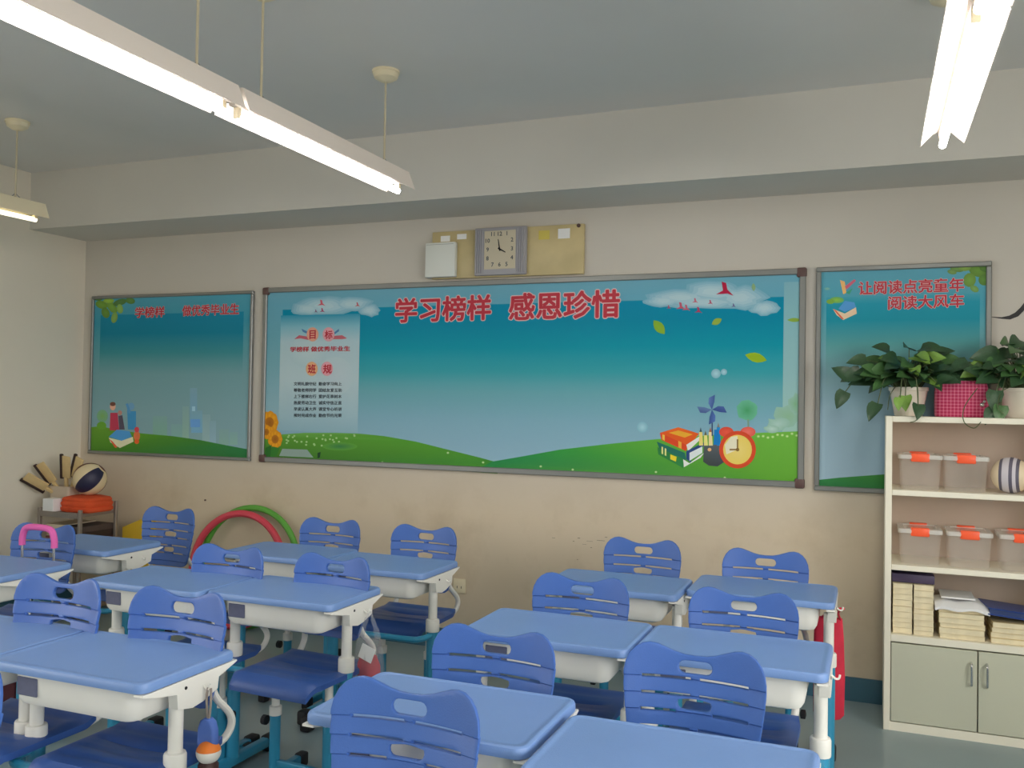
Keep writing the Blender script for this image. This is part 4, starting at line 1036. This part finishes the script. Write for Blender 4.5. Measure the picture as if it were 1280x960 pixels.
# ------------------------------------------------------------------ clear bag of red things on the left centre desk
hx, hy = -2.205+.328, -2.040+.045
cbg = empty('clear_plastic_bag', (hx, hy, .385), 'clear plastic bag with red contents hanging from the left centre desk', 'bag')
ring = lambda z, a, b, ph: [Vector((a*math.cos(2*PI*k/20)*(1+.06*math.sin(5*2*PI*k/20+ph)), b*math.sin(2*PI*k/20)*(1+.06*math.sin(4*2*PI*k/20+ph)), z)) for k in range(20)]
MB().loft([ring(0, .045, .02, 0), ring(.015, .066, .032, .4), ring(.08, .07, .035, 1), ring(.17, .06, .032, 2), ring(.22, .048, .022, 2.5)], capa=True, capb=False).obj('bag_film', M_film, cbg)
for s in (-1, 1):
    MB().tube(bez([(s*.040, 0, .215), (s*.030, 0, .25), (s*.014, 0, .29), (s*.004, 0, .322)], 5), [.014]*6+[.010]*5+[.005]*5, 8, flat=.35).obj('bag_handle', M_film, cbg)
MB().loft([ring(.008, .04, .016, 0), ring(.02, .052, .024, 1), ring(.11, .050, .024, 2), ring(.145, .036, .018, 3)]).obj('red_contents', mat('red_goods', (206, 40, 62), .5, noise=.2, nscale=30), cbg)
MB().box(-.030, .034, -.034, -.031, .125, .185, bev=.001, seg=1, mtx=Matrix.Rotation(.35, 4, 'Y') @ Matrix.Translation((-.05, 0, .0))).obj('paper_tag', M_paper, cbg)

# ------------------------------------------------------------------ pouch and charm on the lower left desk
px_, py_ = -2.130+.321, -3.075+.045
pz = empty('water_bottle', (px_, py_, .515), 'hanging blue pouch with an orange and white round bottle on a grey strap', 'bottle')
MB().tube(bez([(-.004, 0, .188), (-.008, 0, .16), (-.005, 0, .12), (0, 0, .085)], 5), .004, 6).tube(bez([(.006, 0, .188), (.008, 0, .16), (.005, 0, .12), (0, 0, .085)], 5), .004, 6).obj('strap', mat('grey_strap', (150, 140, 132), .7), pz)
MB().loft([rrect(-.034*k, .034*k, -.014, .014, .012, z) for k, z in ((.9, .015), (1, .03), (.95, .07), (.7, .092), (.35, .10))]).obj('blue_pouch', mat('pouch_blue', (82, 116, 196), .6), pz)
MB().sphere((.010, -.008, .005), .036, 20, 14, sc=(1, 1, .92), colf=lambda i, j: 0 if j < 6 else (1 if j < 11 else 2)).obj('round_bottle_top', [mat('bottle_orange', (238, 128, 44), .45), mat('bottle_white', (236, 232, 224), .4), M_brownc], pz)
MB().lathe([(.026, -.115), (.030, -.105), (.030, -.03), (.022, -.018)], (.010, -.008, 0), 16).obj('bottle_body', mat('bottle_dark', (70, 44, 40), .5), pz)

# ------------------------------------------------------------------ red cloth bag on the back right desk
rx_, ry_ = -.168, -1.130+.165
rb = empty('red_cloth_bag', (rx_, ry_, .20), 'red cloth bag hanging on the right side of the back desk', 'bag')
M_redc = mat('red_cloth', (206, 40, 66), .8, noise=.15, nscale=14)
rr2 = lambda z, a, b, ph: [Vector((a*math.cos(2*PI*k/24)*(1+.05*math.sin(3*2*PI*k/24+ph)), b*math.sin(2*PI*k/24)*(1+.07*math.sin(5*2*PI*k/24+ph)), z)) for k in range(24)]
MB().loft([rr2(0, .050, .018, 0), rr2(.02, .064, .026, 1), rr2(.18, .066, .028, 2), rr2(.36, .062, .022, 3), rr2(.44, .056, .014, 3.4)]).obj('bag_body', M_redc, rb)
for s in (-1, 1): MB().tube(bez([(s*.045+.005, 0, .43), (.025+s*.015, -.05, .475), (.058+s*.006, -.118, .508)], 5), .005, 6).obj('bag_handle', M_redc, rb)
